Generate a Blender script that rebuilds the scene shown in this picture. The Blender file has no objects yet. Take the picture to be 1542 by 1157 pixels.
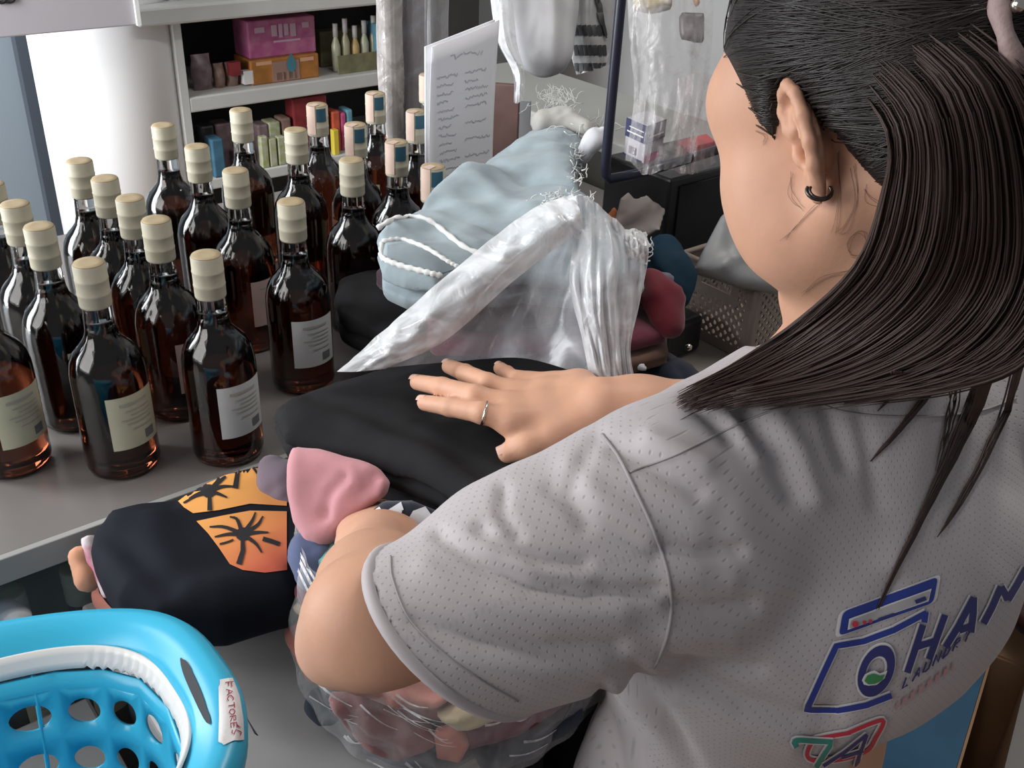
import bpy, bmesh, math, random
import numpy as np
from mathutils import Vector, Matrix
from mathutils.bvhtree import BVHTree
from mathutils.geometry import tessellate_polygon

random.seed(7); np.random.seed(7)
SC = bpy.context.scene
COL = SC.collection

# ------------------------------------------------------------------ camera
F, CX, CY = 1550.0, 771.0, 578.5
CAM = Vector((0, 0, 1.68))
PITCH, ROLL = math.radians(30), math.radians(2.5)
FW = Vector((0, math.cos(PITCH), -math.sin(PITCH)))
_r0, _u0 = Vector((1, 0, 0)), Vector((0, math.sin(PITCH), math.cos(PITCH)))
RT = _r0 * math.cos(ROLL) + _u0 * math.sin(ROLL)
UP = _u0 * math.cos(ROLL) - _r0 * math.sin(ROLL)
cd = bpy.data.cameras.new('camera'); cam = bpy.data.objects.new('camera', cd); COL.objects.link(cam)
cd.sensor_width = 36; cd.lens = F / 1542 * 36; cd.clip_start = 0.02
m = Matrix((RT, UP, -FW)).transposed().to_4x4(); m.translation = CAM
cam.matrix_world = m
SC.camera = cam

# ------------------------------------------------------------------ world, lights, exposure
SC.view_settings.view_transform = 'Standard'
SC.view_settings.look = 'None'
SC.view_settings.gamma = 1
SC.view_settings.exposure = 0.0
w = bpy.data.worlds.new('world'); SC.world = w; w.use_nodes = True
w.node_tree.nodes['Background'].inputs[0].default_value = (0.93, 0.94, 1.0, 1)
w.node_tree.nodes['Background'].inputs[1].default_value = 0.22


def area(name, loc, target, size, power, color, size_y=None):
    l = bpy.data.lights.new(name, 'AREA'); l.energy = power; l.color = color
    l.size = size
    if size_y: l.shape = 'RECTANGLE'; l.size_y = size_y
    o = bpy.data.objects.new(name, l); COL.objects.link(o); o.location = loc
    o.rotation_euler = (Vector(target) - Vector(loc)).to_track_quat('-Z', 'Y').to_euler()
    return o


# the open shop front on the left behind the viewer, a door beside the column, an added overhead fill with no visible source
area('shop_front_daylight', (-2.1, -0.45, 2.2), (0.1, 0.8, 1.1), 1.6, 45, (1.0, 0.97, 0.95), 1.6)
area('doorway_daylight', (-2.0, 1.1, 1.7), (-0.95, 2.55, 1.05), 0.9, 85, (0.93, 0.97, 1.0), 1.6)
area('ceiling_fill_light', (0.6, 1.3, 2.75), (0.5, 1.2, 0), 0.15, 14, (1.0, 0.96, 0.9), 1.2)

# ------------------------------------------------------------------ pixel <-> place helpers
A = Vector((math.cos(math.radians(39.7)), math.sin(math.radians(39.7)), 0))   # along the counter
B = Vector((-A.y, A.x, 0))                                                     # into the shop
Z = Vector((0, 0, 1))


def ray(x, y): return FW + RT * ((x - CX) / F) - UP * ((y - CY) / F)
def P(x, y, d): return CAM + ray(x, y) * d
def G(x, y, z):
    v = ray(x, y); return CAM + v * ((z - CAM.z) / v.z)
def V(x, y, b):
    v = ray(x, y); return CAM + v * ((b - CAM.dot(B)) / v.dot(B))
def VA(x, y, a):
    v = ray(x, y); return CAM + v * ((a - CAM.dot(A)) / v.dot(A))
def ON(x, y, o, n):
    v = ray(x, y); return CAM + v * ((o - CAM).dot(n) / v.dot(n))
def AB(a, b, z): return A * a + B * b + Z * z
def pix_np(v):
    q = v - np.array(CAM); d = q @ np.array(FW)
    return CX + F * (q @ np.array(RT)) / d, CY - F * (q @ np.array(UP)) / d, d


# ------------------------------------------------------------------ materials
MATS = {}


def mat(name, col, rough=0.6, metal=0.0, spec=0.5, trans=0.0, ior=1.45, var=0.0, vscale=20.0, bump=0.0, bscale=80.0,
        coat=0.0, sss=0.0, sheen=0.0, alpha=1.0, emit=None, col2=None, stretch=None):
    if name in MATS: return MATS[name]
    m = bpy.data.materials.new(name); m.use_nodes = True
    nt = m.node_tree; p = nt.nodes['Principled BSDF']
    p.inputs['Base Color'].default_value = (*col, 1)
    p.inputs['Roughness'].default_value = rough
    p.inputs['Metallic'].default_value = metal
    p.inputs['Specular IOR Level'].default_value = spec
    p.inputs['Transmission Weight'].default_value = trans
    p.inputs['IOR'].default_value = ior
    p.inputs['Coat Weight'].default_value = coat
    p.inputs['Alpha'].default_value = alpha
    if sheen: p.inputs['Sheen Weight'].default_value = sheen
    if sss:
        p.inputs['Subsurface Weight'].default_value = sss
        p.inputs['Subsurface Radius'].default_value = (0.012, 0.005, 0.003)
        p.inputs['Subsurface Scale'].default_value = 0.5
    if emit:
        p.inputs['Emission Color'].default_value = (*emit[:3], 1); p.inputs['Emission Strength'].default_value = emit[3]
    if var or bump:
        tc = nt.nodes.new('ShaderNodeTexCoord'); mp = nt.nodes.new('ShaderNodeMapping')
        nt.links.new(tc.outputs['Object'], mp.inputs['Vector'])
        if stretch: mp.inputs['Scale'].default_value = stretch
    if var:
        n = nt.nodes.new('ShaderNodeTexNoise'); n.inputs['Scale'].default_value = vscale; n.inputs['Detail'].default_value = 5
        nt.links.new(mp.outputs[0], n.inputs['Vector'])
        mx = nt.nodes.new('ShaderNodeMix'); mx.data_type = 'RGBA'
        c2 = col2 or tuple(c * (1 - var) for c in col)
        mx.inputs[6].default_value = (*col, 1); mx.inputs[7].default_value = (*c2, 1)
        rp = nt.nodes.new('ShaderNodeMapRange'); rp.inputs[1].default_value = 0.35; rp.inputs[2].default_value = 0.65
        nt.links.new(n.outputs['Fac'], rp.inputs[0]); nt.links.new(rp.outputs[0], mx.inputs[0])
        nt.links.new(mx.outputs[2], p.inputs['Base Color'])
    if bump:
        n2 = nt.nodes.new('ShaderNodeTexNoise'); n2.inputs['Scale'].default_value = bscale; n2.inputs['Detail'].default_value = 6
        nt.links.new(mp.outputs[0], n2.inputs['Vector'])
        bm_ = nt.nodes.new('ShaderNodeBump'); bm_.inputs['Strength'].default_value = bump; bm_.inputs['Distance'].default_value = 0.004
        nt.links.new(n2.outputs['Fac'], bm_.inputs['Height']); nt.links.new(bm_.outputs[0], p.inputs['Normal'])
    MATS[name] = m
    return m


def film_mat(name, col, fac_lo, fac_hi, rough=0.25, bscale=40, bump=0.5):
    """clear plastic film: mostly see-through, milky and shiny where it is creased or seen edge on"""
    if name in MATS: return MATS[name]
    m = bpy.data.materials.new(name); m.use_nodes = True
    nt = m.node_tree; p = nt.nodes['Principled BSDF']; out = nt.nodes['Material Output']
    p.inputs['Base Color'].default_value = (*col, 1); p.inputs['Roughness'].default_value = rough
    p.inputs['Specular IOR Level'].default_value = 0.8
    tr = nt.nodes.new('ShaderNodeBsdfTransparent'); mix = nt.nodes.new('ShaderNodeMixShader')
    tc = nt.nodes.new('ShaderNodeTexCoord'); n = nt.nodes.new('ShaderNodeTexNoise')
    n.inputs['Scale'].default_value = bscale; n.inputs['Detail'].default_value = 4; n.inputs['Distortion'].default_value = 1.5
    nt.links.new(tc.outputs['Object'], n.inputs['Vector'])
    rp = nt.nodes.new('ShaderNodeMapRange'); rp.inputs[1].default_value = 0.35; rp.inputs[2].default_value = 0.7
    rp.inputs[3].default_value = fac_lo; rp.inputs[4].default_value = fac_hi
    nt.links.new(n.outputs['Fac'], rp.inputs[0])
    lw = nt.nodes.new('ShaderNodeLayerWeight'); lw.inputs[0].default_value = 0.35
    ad = nt.nodes.new('ShaderNodeMath'); ad.operation = 'MULTIPLY_ADD'; ad.inputs[1].default_value = 0.45; ad.use_clamp = True
    nt.links.new(lw.outputs['Facing'], ad.inputs[0]); nt.links.new(rp.outputs[0], ad.inputs[2])
    b = nt.nodes.new('ShaderNodeBump'); b.inputs['Strength'].default_value = bump; b.inputs['Distance'].default_value = 0.004
    nt.links.new(n.outputs['Fac'], b.inputs['Height']); nt.links.new(b.outputs[0], p.inputs['Normal'])
    nt.links.new(ad.outputs[0], mix.inputs[0]); nt.links.new(tr.outputs[0], mix.inputs[1]); nt.links.new(p.outputs[0], mix.inputs[2])
    nt.links.new(mix.outputs[0], out.inputs['Surface'])
    MATS[name] = m
    return m


# ------------------------------------------------------------------ mesh helpers
def tag(o, label=None, cat=None, group=None, kind=None):
    if label: o['label'] = label
    if cat: o['category'] = cat
    if group: o['group'] = group
    if kind: o['kind'] = kind
    return o


def mesh_obj(name, verts, faces, material, parent=None, smooth=True, uv=None):
    me = bpy.data.meshes.new(name)
    me.from_pydata([tuple(v) for v in verts], [], [tuple(f) for f in faces])
    me.update()
    if smooth:
        me.polygons.foreach_set('use_smooth', [True] * len(me.polygons))
    if uv is not None:
        ul = me.uv_layers.new(name='UVMap'); li = np.zeros(len(me.loops), dtype=np.int32)
        me.loops.foreach_get('vertex_index', li)
        ul.data.foreach_set('uv', np.asarray(uv, dtype=np.float32)[li].ravel())
    if material: me.materials.append(material)
    o = bpy.data.objects.new(name, me); COL.objects.link(o)
    if parent is not None:
        o.parent = parent; o.location = -parent.location if parent.parent is None else (0, 0, 0)
    return o


def empty(name, loc, label=None, cat=None, group=None, rz=0):
    o = bpy.data.objects.new(name, None); COL.objects.link(o); o.location = loc; o.rotation_euler = (0, 0, rz)
    o.empty_display_size = 0.05
    return tag(o, label, cat, group)


def copy_tree(o, parent=None):
    c = o.copy(); COL.objects.link(c); c.parent = parent
    for ch in [x for x in o.children]: copy_tree(ch, c)
    return c


class MB:
    def __init__(s): s.v, s.f = [], []
    def add(s, vs, fs):
        o = len(s.v); s.v += [tuple(v) for v in vs]; s.f += [tuple(i + o for i in f) for f in fs]; return s
    def box(s, o, ex, ey, ez):
        o = Vector(o); c = [o, o + ex, o + ex + ey, o + ey]; c += [q + ez for q in c]
        return s.add(c, [(3, 2, 1, 0), (4, 5, 6, 7), (0, 1, 5, 4), (1, 2, 6, 5), (2, 3, 7, 6), (3, 0, 4, 7)])
    def rbox(s, a0, a1, b0, b1, z0, z1):
        return s.box(AB(a0, b0, z0), A * (a1 - a0), B * (b1 - b0), Z * (z1 - z0))
    def tube(s, pts, r, n=8, closed=False, caps=True, flat=None):
        pts = [Vector(p) for p in pts]; N = len(pts)
        rs = r if isinstance(r, (list, tuple)) else [r] * N
        up = None; rings = []
        for i, p in enumerate(pts):
            if closed: t = pts[(i + 1) % N] - pts[i - 1]
            else: t = pts[min(i + 1, N - 1)] - pts[max(i - 1, 0)]
            if t.length < 1e-9: t = Vector((0, 0, 1))
            t.normalize()
            if up is None: up = t.orthogonal().normalized()
            up = (up - t * up.dot(t)); up = up.normalized() if up.length > 1e-6 else t.orthogonal().normalized()
            sd = t.cross(up)
            rings.append([p + (up * math.cos(2 * math.pi * k / n) + sd * math.sin(2 * math.pi * k / n)) * rs[i] for k in range(n)])
        vs = [v for rg in rings for v in rg]; fs = []
        for i in range(N if closed else N - 1):
            j = (i + 1) % N
            for k in range(n):
                l = (k + 1) % n; fs.append((i * n + k, i * n + l, j * n + l, j * n + k))
        if caps and not closed:
            fs.append(tuple(range(n - 1, -1, -1))); fs.append(tuple((N - 1) * n + k for k in range(n)))
        return s.add(vs, fs)
    def lathe(s, prof, n=24, c=(0, 0, 0), cap0=True, cap1=True):
        c = Vector(c); vs = []; fs = []
        for r, z in prof:
            vs += [c + Vector((r * math.cos(2 * math.pi * k / n), r * math.sin(2 * math.pi * k / n), z)) for k in range(n)]
        for i in range(len(prof) - 1):
            for k in range(n):
                l = (k + 1) % n; fs.append((i * n + k, i * n + l, (i + 1) * n + l, (i + 1) * n + k))
        if cap0: fs.append(tuple(range(n - 1, -1, -1)))
        if cap1: fs.append(tuple((len(prof) - 1) * n + k for k in range(n)))
        return s.add(vs, fs)
    def grid(s, fn, nu, nv, closed_u=False):
        vs = [fn(i / (nu if closed_u else nu - 1), j / (nv - 1)) for j in range(nv) for i in range(nu)]
        fs = []
        for j in range(nv - 1):
            for i in range(nu if closed_u else nu - 1):
                i2 = (i + 1) % nu; fs.append((j * nu + i, j * nu + i2, (j + 1) * nu + i2, (j + 1) * nu + i))
        return s.add(vs, fs)
    def build(s, name, material, parent=None, smooth=True, local=False):
        o = mesh_obj(name, s.v, s.f, material, None, smooth)
        if parent is not None:
            o.parent = parent
            if not local: o.location = -parent.location if parent.parent is None else (0, 0, 0)
        return o


def bevel(o, wdt, seg=2):
    md = o.modifiers.new('bevel', 'BEVEL'); md.width = wdt; md.segments = seg; md.limit_method = 'ANGLE'
    md.angle_limit = math.radians(40); return o


def solidify(o, t):
    md = o.modifiers.new('solid', 'SOLIDIFY'); md.thickness = t; md.offset = 0; return o


def catmull(pts, n):
    pts = [Vector(p) for p in pts]
    q = [pts[0] * 2 - pts[1]] + pts + [pts[-1] * 2 - pts[-2]]
    out = []; S = len(pts) - 1
    for i in range(n):
        u = i / (n - 1) * S; k = min(int(u), S - 1); t = u - k
        a, b, c, d = q[k], q[k + 1], q[k + 2], q[k + 3]
        out.append(0.5 * ((2 * b) + (c - a) * t + (2 * a - 5 * b + 4 * c - d) * t * t + (3 * b - a - 3 * c + d) * t ** 3))
    return out


# ------------------------------------------------------------------ distance fields and their surfaces
def surface_nets(Fd, lo, h):
    s = Fd < 0
    nx, ny, nz = Fd.shape
    cnt = np.zeros((nx - 1, ny - 1, nz - 1), dtype=np.uint8)
    for i in (0, 1):
        for j in (0, 1):
            for k in (0, 1):
                cnt += s[i:nx - 1 + i, j:ny - 1 + j, k:nz - 1 + k]
    act = np.argwhere((cnt > 0) & (cnt < 8))
    idx = -np.ones(cnt.shape, dtype=np.int32)
    idx[act[:, 0], act[:, 1], act[:, 2]] = np.arange(len(act))
    acc = np.zeros((len(act), 3)); num = np.zeros(len(act))
    for ax in range(3):
        o1, o2 = [a for a in range(3) if a != ax]
        for p in (0, 1):
            for q in (0, 1):
                off = np.zeros(3, dtype=int); off[o1] = p; off[o2] = q
                c0 = act + off; c1 = c0.copy(); c1[:, ax] += 1
                f0 = Fd[c0[:, 0], c0[:, 1], c0[:, 2]]; f1 = Fd[c1[:, 0], c1[:, 1], c1[:, 2]]
                mk = (f0 < 0) != (f1 < 0)
                t = np.where(mk, f0 / np.where(mk, f0 - f1, 1), 0)
                pt = np.tile(off.astype(float), (len(act), 1)); pt[:, ax] += t
                acc += pt * mk[:, None]; num += mk
    verts = (act + acc / num[:, None]) * h + np.array(lo)
    quads = []
    for ax in range(3):
        o1, o2 = (ax + 1) % 3, (ax + 2) % 3
        sl0 = [slice(None)] * 3; sl1 = [slice(None)] * 3
        sl0[ax] = slice(0, -1); sl1[ax] = slice(1, None)
        ch = np.argwhere(s[tuple(sl0)] != s[tuple(sl1)])
        ok = (ch[:, o1] > 0) & (ch[:, o2] > 0) & (ch[:, o1] < Fd.shape[o1] - 1) & (ch[:, o2] < Fd.shape[o2] - 1)
        ch = ch[ok]
        e1 = np.zeros(3, dtype=int); e1[o1] = 1
        e2 = np.zeros(3, dtype=int); e2[o2] = 1
        q = np.stack([idx[tuple((ch - e1 - e2).T)], idx[tuple((ch - e2).T)], idx[tuple(ch.T)], idx[tuple((ch - e1).T)]], 1)
        ins = s[tuple(ch.T)]
        q[~ins] = q[~ins][:, ::-1]
        quads.append(q)
    return verts, np.concatenate(quads)


class Field:
    def __init__(s, lo, hi, h):
        s.lo = np.array(lo, dtype=float); s.h = h
        s.n = np.ceil((np.array(hi) - s.lo) / h).astype(int) + 1
        s.F = np.full(tuple(s.n), 0.05, dtype=np.float32)
    def sl(s, lo, hi):
        a = np.clip(np.floor((np.array(lo) - s.lo) / s.h).astype(int), 0, s.n)
        b = np.clip(np.ceil((np.array(hi) - s.lo) / s.h).astype(int) + 1, 0, s.n)
        X, Y, Zz = [(s.lo[i] + s.h * np.arange(a[i], b[i])).astype(np.float32) for i in range(3)]
        return (slice(a[0], b[0]), slice(a[1], b[1]), slice(a[2], b[2])), X[:, None, None], Y[None, :, None], Zz[None, None, :]
    def put(s, fn, lo, hi, k=0.0, op='add'):
        S, X, Y, Zz = s.sl(lo, hi)
        if s.F[S].size == 0: return
        d = fn(X, Y, Zz).astype(np.float32); f = s.F[S]
        if op == 'add':
            if k > 0:
                hh = np.clip(0.5 + 0.5 * (f - d) / k, 0, 1); s.F[S] = f * (1 - hh) + d * hh - k * hh * (1 - hh)
            else: s.F[S] = np.minimum(f, d)
        else:
            d = -d
            if k > 0:
                hh = np.clip(0.5 - 0.5 * (f - d) / k, 0, 1); s.F[S] = f * (1 - hh) + d * hh + k * hh * (1 - hh)
            else: s.F[S] = np.maximum(f, d)
    def cone(s, a, b, ra, rb, k=0.01, op='add', flat=None):
        a = np.array(a, dtype=float); b = np.array(b, dtype=float); ab = b - a; L = max(ab @ ab, 1e-12)
        r = max(ra, rb) + k + 2 * s.h + 0.004
        def fn(X, Y, Zz):
            px, py, pz = X - a[0], Y - a[1], Zz - a[2]
            t = np.clip((px * ab[0] + py * ab[1] + pz * ab[2]) / L, 0, 1)
            return np.sqrt((px - t * ab[0]) ** 2 + (py - t * ab[1]) ** 2 + (pz - t * ab[2]) ** 2) - (ra + (rb - ra) * t)
        s.put(fn, np.minimum(a, b) - r, np.maximum(a, b) + r, k, op)
    def chain(s, pts, rs, k=0.004):
        for i in range(len(pts) - 1): s.cone(pts[i], pts[i + 1], rs[i], rs[i + 1], k)
    def ell(s, c, axes, rad, k=0.01, op='add'):
        c = np.array(c, dtype=float); M = np.array([list(a) for a in axes], dtype=float); rad = np.array(rad, dtype=float)
        ext = np.sqrt(((M * rad[:, None]) ** 2).sum(0)) + k + 2 * s.h + 0.004
        def fn(X, Y, Zz):
            px, py, pz = X - c[0], Y - c[1], Zz - c[2]
            k0 = 0; k1 = 0
            for i in range(3):
                q = px * M[i, 0] + py * M[i, 1] + pz * M[i, 2]
                k0 = k0 + (q / rad[i]) ** 2; k1 = k1 + (q / rad[i] ** 2) ** 2
            k0 = np.sqrt(k0); k1 = np.sqrt(np.maximum(k1, 1e-12))
            return k0 * (k0 - 1) / k1
        s.put(fn, c - ext, c + ext, k, op)
    def mesh(s): return surface_nets(s.F, s.lo, s.h)


def vnoise(x, y, seed=0):
    """smooth value noise on arrays"""
    rs = np.random.RandomState(seed); T = rs.rand(64, 64)
    xi, yi = np.floor(x).astype(int), np.floor(y).astype(int); xf, yf = x - xi, y - yi
    u, v = xf * xf * (3 - 2 * xf), yf * yf * (3 - 2 * yf)
    g = lambda i, j: T[i % 64, j % 64]
    return (g(xi, yi) * (1 - u) * (1 - v) + g(xi + 1, yi) * u * (1 - v) + g(xi, yi + 1) * (1 - u) * v + g(xi + 1, yi + 1) * u * v) * 2 - 1


def poly_sdf(X, Y, poly):
    d = np.full(X.shape, 1e9); ins = np.zeros(X.shape, dtype=bool); n = len(poly)
    for i in range(n):
        ax, ay = poly[i]; bx, by = poly[(i + 1) % n]; ex, ey = bx - ax, by - ay
        t = np.clip(((X - ax) * ex + (Y - ay) * ey) / (ex * ex + ey * ey + 1e-12), 0, 1)
        d = np.minimum(d, (X - ax - t * ex) ** 2 + (Y - ay - t * ey) ** 2)
        c = ((ay <= Y) & (by > Y)) | ((by <= Y) & (ay > Y))
        xx = ax + (Y - ay) / np.where(abs(ey) < 1e-12, 1e-12, ey) * ex
        ins ^= c & (X < xx)
    d = np.sqrt(d)
    return np.where(ins, -d, d)


def seg_dist(X, Y, pl):
    d = np.full(X.shape, 1e9)
    for i in range(len(pl) - 1):
        ax, ay = pl[i]; bx, by = pl[i + 1]; ex, ey = bx - ax, by - ay
        t = np.clip(((X - ax) * ex + (Y - ay) * ey) / (ex * ex + ey * ey + 1e-12), 0, 1)
        d = np.minimum(d, (X - ax - t * ex) ** 2 + (Y - ay - t * ey) ** 2)
    return np.sqrt(d)


def slab(name, poly_px, o, n, thick, rnd, material, parent=None, h=0.004, wob=0.004, wfreq=18, seed=1, creases=(), edge_wob=0.004,
         layers=1, lay_in=0.5, world_poly=None, maxb=None):
    """a folded piece of cloth: rounded slab with outline poly_px on the plane (o, n), thick below the plane, waves and creases on top;
    layers cuts shallow grooves round its side so that it reads as cloth folded over"""
    o = Vector(o); n = Vector(n).normalized()
    ux = RT - n * RT.dot(n); ux.normalize(); uy = n.cross(ux)
    W = world_poly or [ON(x, y, o, n) for x, y in poly_px]
    if maxb: W = [q - B * max(0, q.dot(B) - maxb) for q in W]
    poly = [((q - o).dot(ux), (q - o).dot(uy)) for q in W]
    pl = np.array(poly); pad = 0.02 + edge_wob
    lo = pl.min(0) - pad; hi = pl.max(0) + pad
    U = np.arange(lo[0], hi[0], h); Vv = np.arange(lo[1], hi[1], h); H = np.arange(-thick - 0.02 - wob, 0.02 + 2 * wob, h)
    UU, VV = np.meshgrid(U, Vv, indexing='ij')
    d2 = poly_sdf(UU, VV, poly) + edge_wob * vnoise(UU * wfreq * 1.3, VV * wfreq * 1.3, seed + 5)
    top = wob * (vnoise(UU * wfreq + 7, VV * wfreq + 3, seed) + 0.5 * vnoise(UU * wfreq * 2.3, VV * wfreq * 2.3, seed + 1))
    for cr, amp, wd in creases:
        c2 = [((q - o).dot(ux), (q - o).dot(uy)) for q in [ON(x, y, o, n) for x, y in cr]]
        top = top + amp * np.exp(-(seg_dist(UU, VV, c2) / wd) ** 2)
    hh = H[None, None, :] - top[:, :, None] * np.clip((H[None, None, :] + thick) / thick, 0, 1)
    g = 0
    if layers > 1:
        ph = np.clip(-hh / thick, 0, 1) * layers
        g = (0.5 - np.abs(np.sin(np.pi * ph))).clip(0, 1) * rnd * lay_in * 2
    dz = np.abs(hh + thick / 2) - thick / 2 + rnd
    w = d2[:, :, None] + rnd + g
    d = np.minimum(np.maximum(w, dz), 0) + np.sqrt(np.maximum(w, 0) ** 2 + np.maximum(dz, 0) ** 2) - rnd
    v, q = surface_nets(d.astype(np.float32), (lo[0], lo[1], H[0]), h)
    M = np.array([list(ux), list(uy), list(n)])
    return mesh_obj(name, v @ M + np.array(o), q, material, parent)


def bvh_of(*obs):
    vs, fs = [], []
    for o in obs:
        k = len(vs); mw = o.matrix_basis if o.parent is None else Matrix.Translation(o.parent.location) @ o.matrix_basis
        vs += [mw @ v.co for v in o.data.vertices]; fs += [tuple(i + k for i in p.vertices) for p in o.data.polygons]
    return BVHTree.FromPolygons(vs, fs)


def drape(bvh, x, y, lift=0.0008, fallback=None):
    d = ray(x, y).normalized(); r = bvh.ray_cast(CAM, d)
    if r[0] is None:
        if fallback is None: return None
        return P(x, y, fallback)
    nn = r[1] if r[1].dot(d) < 0 else -r[1]
    return r[0] + nn * lift


def decal_poly(name, polys, bvh, material, parent, lift=0.0008, step=7.0, thick=0.0):
    """flat print: outlines (pixel loops) laid onto a real surface"""
    bm = bmesh.new()
    for poly in polys:
        vs = [bm.verts.new((x, y, 0)) for x, y in poly]
        try: bm.faces.new(vs)
        except ValueError: pass
    bmesh.ops.triangulate(bm, faces=bm.faces[:])
    for _ in range(7):
        ed = [e for e in bm.edges if e.calc_length() > step]
        if not ed: break
        bmesh.ops.subdivide_edges(bm, edges=ed, cuts=1)
        bmesh.ops.triangulate(bm, faces=bm.faces[:])
    bad = []
    for v in bm.verts:
        q = drape(bvh, v.co.x, v.co.y, lift)
        if q is None: bad.append(v)
        else: v.co = q
    bmesh.ops.delete(bm, geom=bad, context='VERTS')
    for f in bm.faces:
        if f.normal.dot(FW) > 0: f.normal_flip()
    me = bpy.data.meshes.new(name); bm.to_mesh(me); bm.free()
    me.polygons.foreach_set('use_smooth', [True] * len(me.polygons))
    me.materials.append(material); o = bpy.data.objects.new(name, me); COL.objects.link(o)
    o.parent = parent
    if parent is not None and parent.parent is None: o.location = -parent.location
    return o


def ribbon_polys(pts, wd, closed=False, taper=None):
    """pixel polyline -> list of pixel quads of given width"""
    pts = [Vector((x, y)) for x, y in pts]; N = len(pts); L, R_ = [], []
    for i, p in enumerate(pts):
        t = (pts[(i + 1) % N] - pts[i - 1]) if closed else pts[min(i + 1, N - 1)] - pts[max(i - 1, 0)]
        t.normalize(); nn = Vector((-t.y, t.x)); ww = wd if taper is None else wd * (taper[0] + (taper[1] - taper[0]) * i / (N - 1))
        # mitre
        L.append(p + nn * ww / 2); R_.append(p - nn * ww / 2)
    out = []
    for i in range(N if closed else N - 1):
        j = (i + 1) % N; out.append([tuple(L[i]), tuple(L[j]), tuple(R_[j]), tuple(R_[i])])
    return out


def lerp_px(p, q, t): return (p[0] + (q[0] - p[0]) * t, p[1] + (q[1] - p[1]) * t)


def rounded(poly, r=6, n=3):
    """round the corners of a pixel loop"""
    out = []; N = len(poly)
    for i in range(N):
        a, b, c = Vector(poly[i - 1]), Vector(poly[i]), Vector(poly[(i + 1) % N])
        d1 = min(r, (a - b).length / 2.2); d2 = min(r, (c - b).length / 2.2)
        p, q = b + (a - b).normalized() * d1, b + (c - b).normalized() * d2
        for k in range(n + 1):
            t = k / n; out.append(tuple(p * (1 - t) ** 2 + b * 2 * t * (1 - t) + q * t * t))
    return out

# ================================================================== THE SETTING
ZC, ZT = 1.03, 0.95            # counter top with the bottles, packing table
m_floor = mat('floor_brown', (0.42, 0.25, 0.15), 0.55, var=0.35, vscale=9, bump=0.2, bscale=30)
m_wall = mat('wall_grey', (0.16, 0.155, 0.15), 0.8, var=0.15, vscale=4)
m_wallw = mat('wall_pale', (0.45, 0.45, 0.45), 0.8, var=0.1, vscale=4)
tag(MB().rbox(-3.2, 3.6, -2.4, 3.5, -0.04, 0).build('floor', m_floor, smooth=False), 'brown tiled shop floor', kind='structure')
tag(MB().rbox(-0.95, 3.6, 3.44, 3.5, 0, 2.9).build('wall_back', m_wall, smooth=False), 'dark back wall behind the shelves', kind='structure')
tag(MB().rbox(2.6, 2.66, -2.4, 3.44, 0, 2.9).build('wall_right', m_wallw, smooth=False), 'pale right wall of the shop', kind='structure')
tag(MB().rbox(-0.95, 2.66, 0.9, 3.5, 2.9, 2.95).build('ceiling', m_wallw, smooth=False), 'pale shop ceiling', kind='structure')

# round white column
ca, cb = V(168, 45, 2.62).dot(A), 2.68
m_col = mat('column_white', (0.88, 0.89, 0.90), 0.45, var=0.03, vscale=6, bump=0.03, bscale=40)
cR = (V(287, 110, 2.66) - V(74, 110, 2.66)).length / 2
mb = MB(); mb.lathe([(cR, 0), (cR, 2.9)], 48, AB(ca, cb, 0))
tag(mb.build('column', m_col), 'round white column lit by daylight', kind='structure')
# glazed door at the far left: dark post and panes
m_frame = mat('frame_slate', (0.045, 0.055, 0.07), 0.55)
m_pane = mat('pane_bluegrey', (0.19, 0.225, 0.255), 0.35, spec=0.4)
q0, q1 = V(22, 150, 2.95), V(70, 150, 2.95)
a0, a1 = V(20, 68, 2.95).dot(A), V(48, 68, 2.95).dot(A)
dr = MB().rbox(a0, a1 + 0.03, 2.92, 3.02, 0, 2.4).build('door_1', m_frame, smooth=False); tag(dr, 'slate door post left of the column', kind='structure')
MB().rbox(a0 - 1.1, a0, 2.96, 2.97, 0.1, 2.4).build('pane', m_pane, dr, smooth=False)
MB().rbox(a0 - 1.2, a0 - 1.1, 2.92, 3.02, 0, 2.4).build('post', m_frame, dr, smooth=False)
MB().rbox(a0 - 1.1, a0, 2.93, 3.01, 0.0, 0.1).build('bottom_rail', m_frame, dr, smooth=False)

# ================================================================== BACK SHELVES
m_shelf = mat('shelf_white', (0.52, 0.52, 0.50), 0.5, var=0.06, vscale=12)
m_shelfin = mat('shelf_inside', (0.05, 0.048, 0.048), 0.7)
SB = 2.52
shA0, shA1 = V(285, 150, SB).dot(A), V(660, 110, SB).dot(A)
z2 = V(435, 127, SB).z; z2b = V(435, 149, SB).z
z1b = V(420, 22, SB).z; z1 = z1b + 0.05
z3 = z2b - (z1b - z2)
sh = empty('display_shelf', AB((shA0 + shA1) / 2, SB + 0.15, 0), 'white back shelf unit stocked with packs and boxes beside the column', 'shelf')
for nm, zz, zb, a_0 in (('shelf_board', z2, z2b, shA0), ('shelf_board', z3, z3 - 0.03, shA0), ('shelf_board', z3 - 0.3, z3 - 0.33, shA0), ('top_board', z1 - 0.006, z1b + 0.01, V(205, 30, SB).dot(A))):
    bevel(MB().rbox(a_0, shA1, SB, SB + 0.32, zb, zz).build(nm, m_shelf, sh, smooth=False), 0.004)
bevel(MB().rbox(V(206, 30, SB - 0.05).dot(A), shA1, SB - 0.06, SB + 0.02, z1b + 0.012, z1 + 0.004).build('top_lip', m_shelf, sh, smooth=False), 0.006)
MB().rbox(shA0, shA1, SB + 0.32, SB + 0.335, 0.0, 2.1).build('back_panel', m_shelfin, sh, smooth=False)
MB().rbox(shA1, shA1 + 0.02, SB, SB + 0.335, 0.0, 2.1).build('side_panel', m_shelf, sh, smooth=False)
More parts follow.
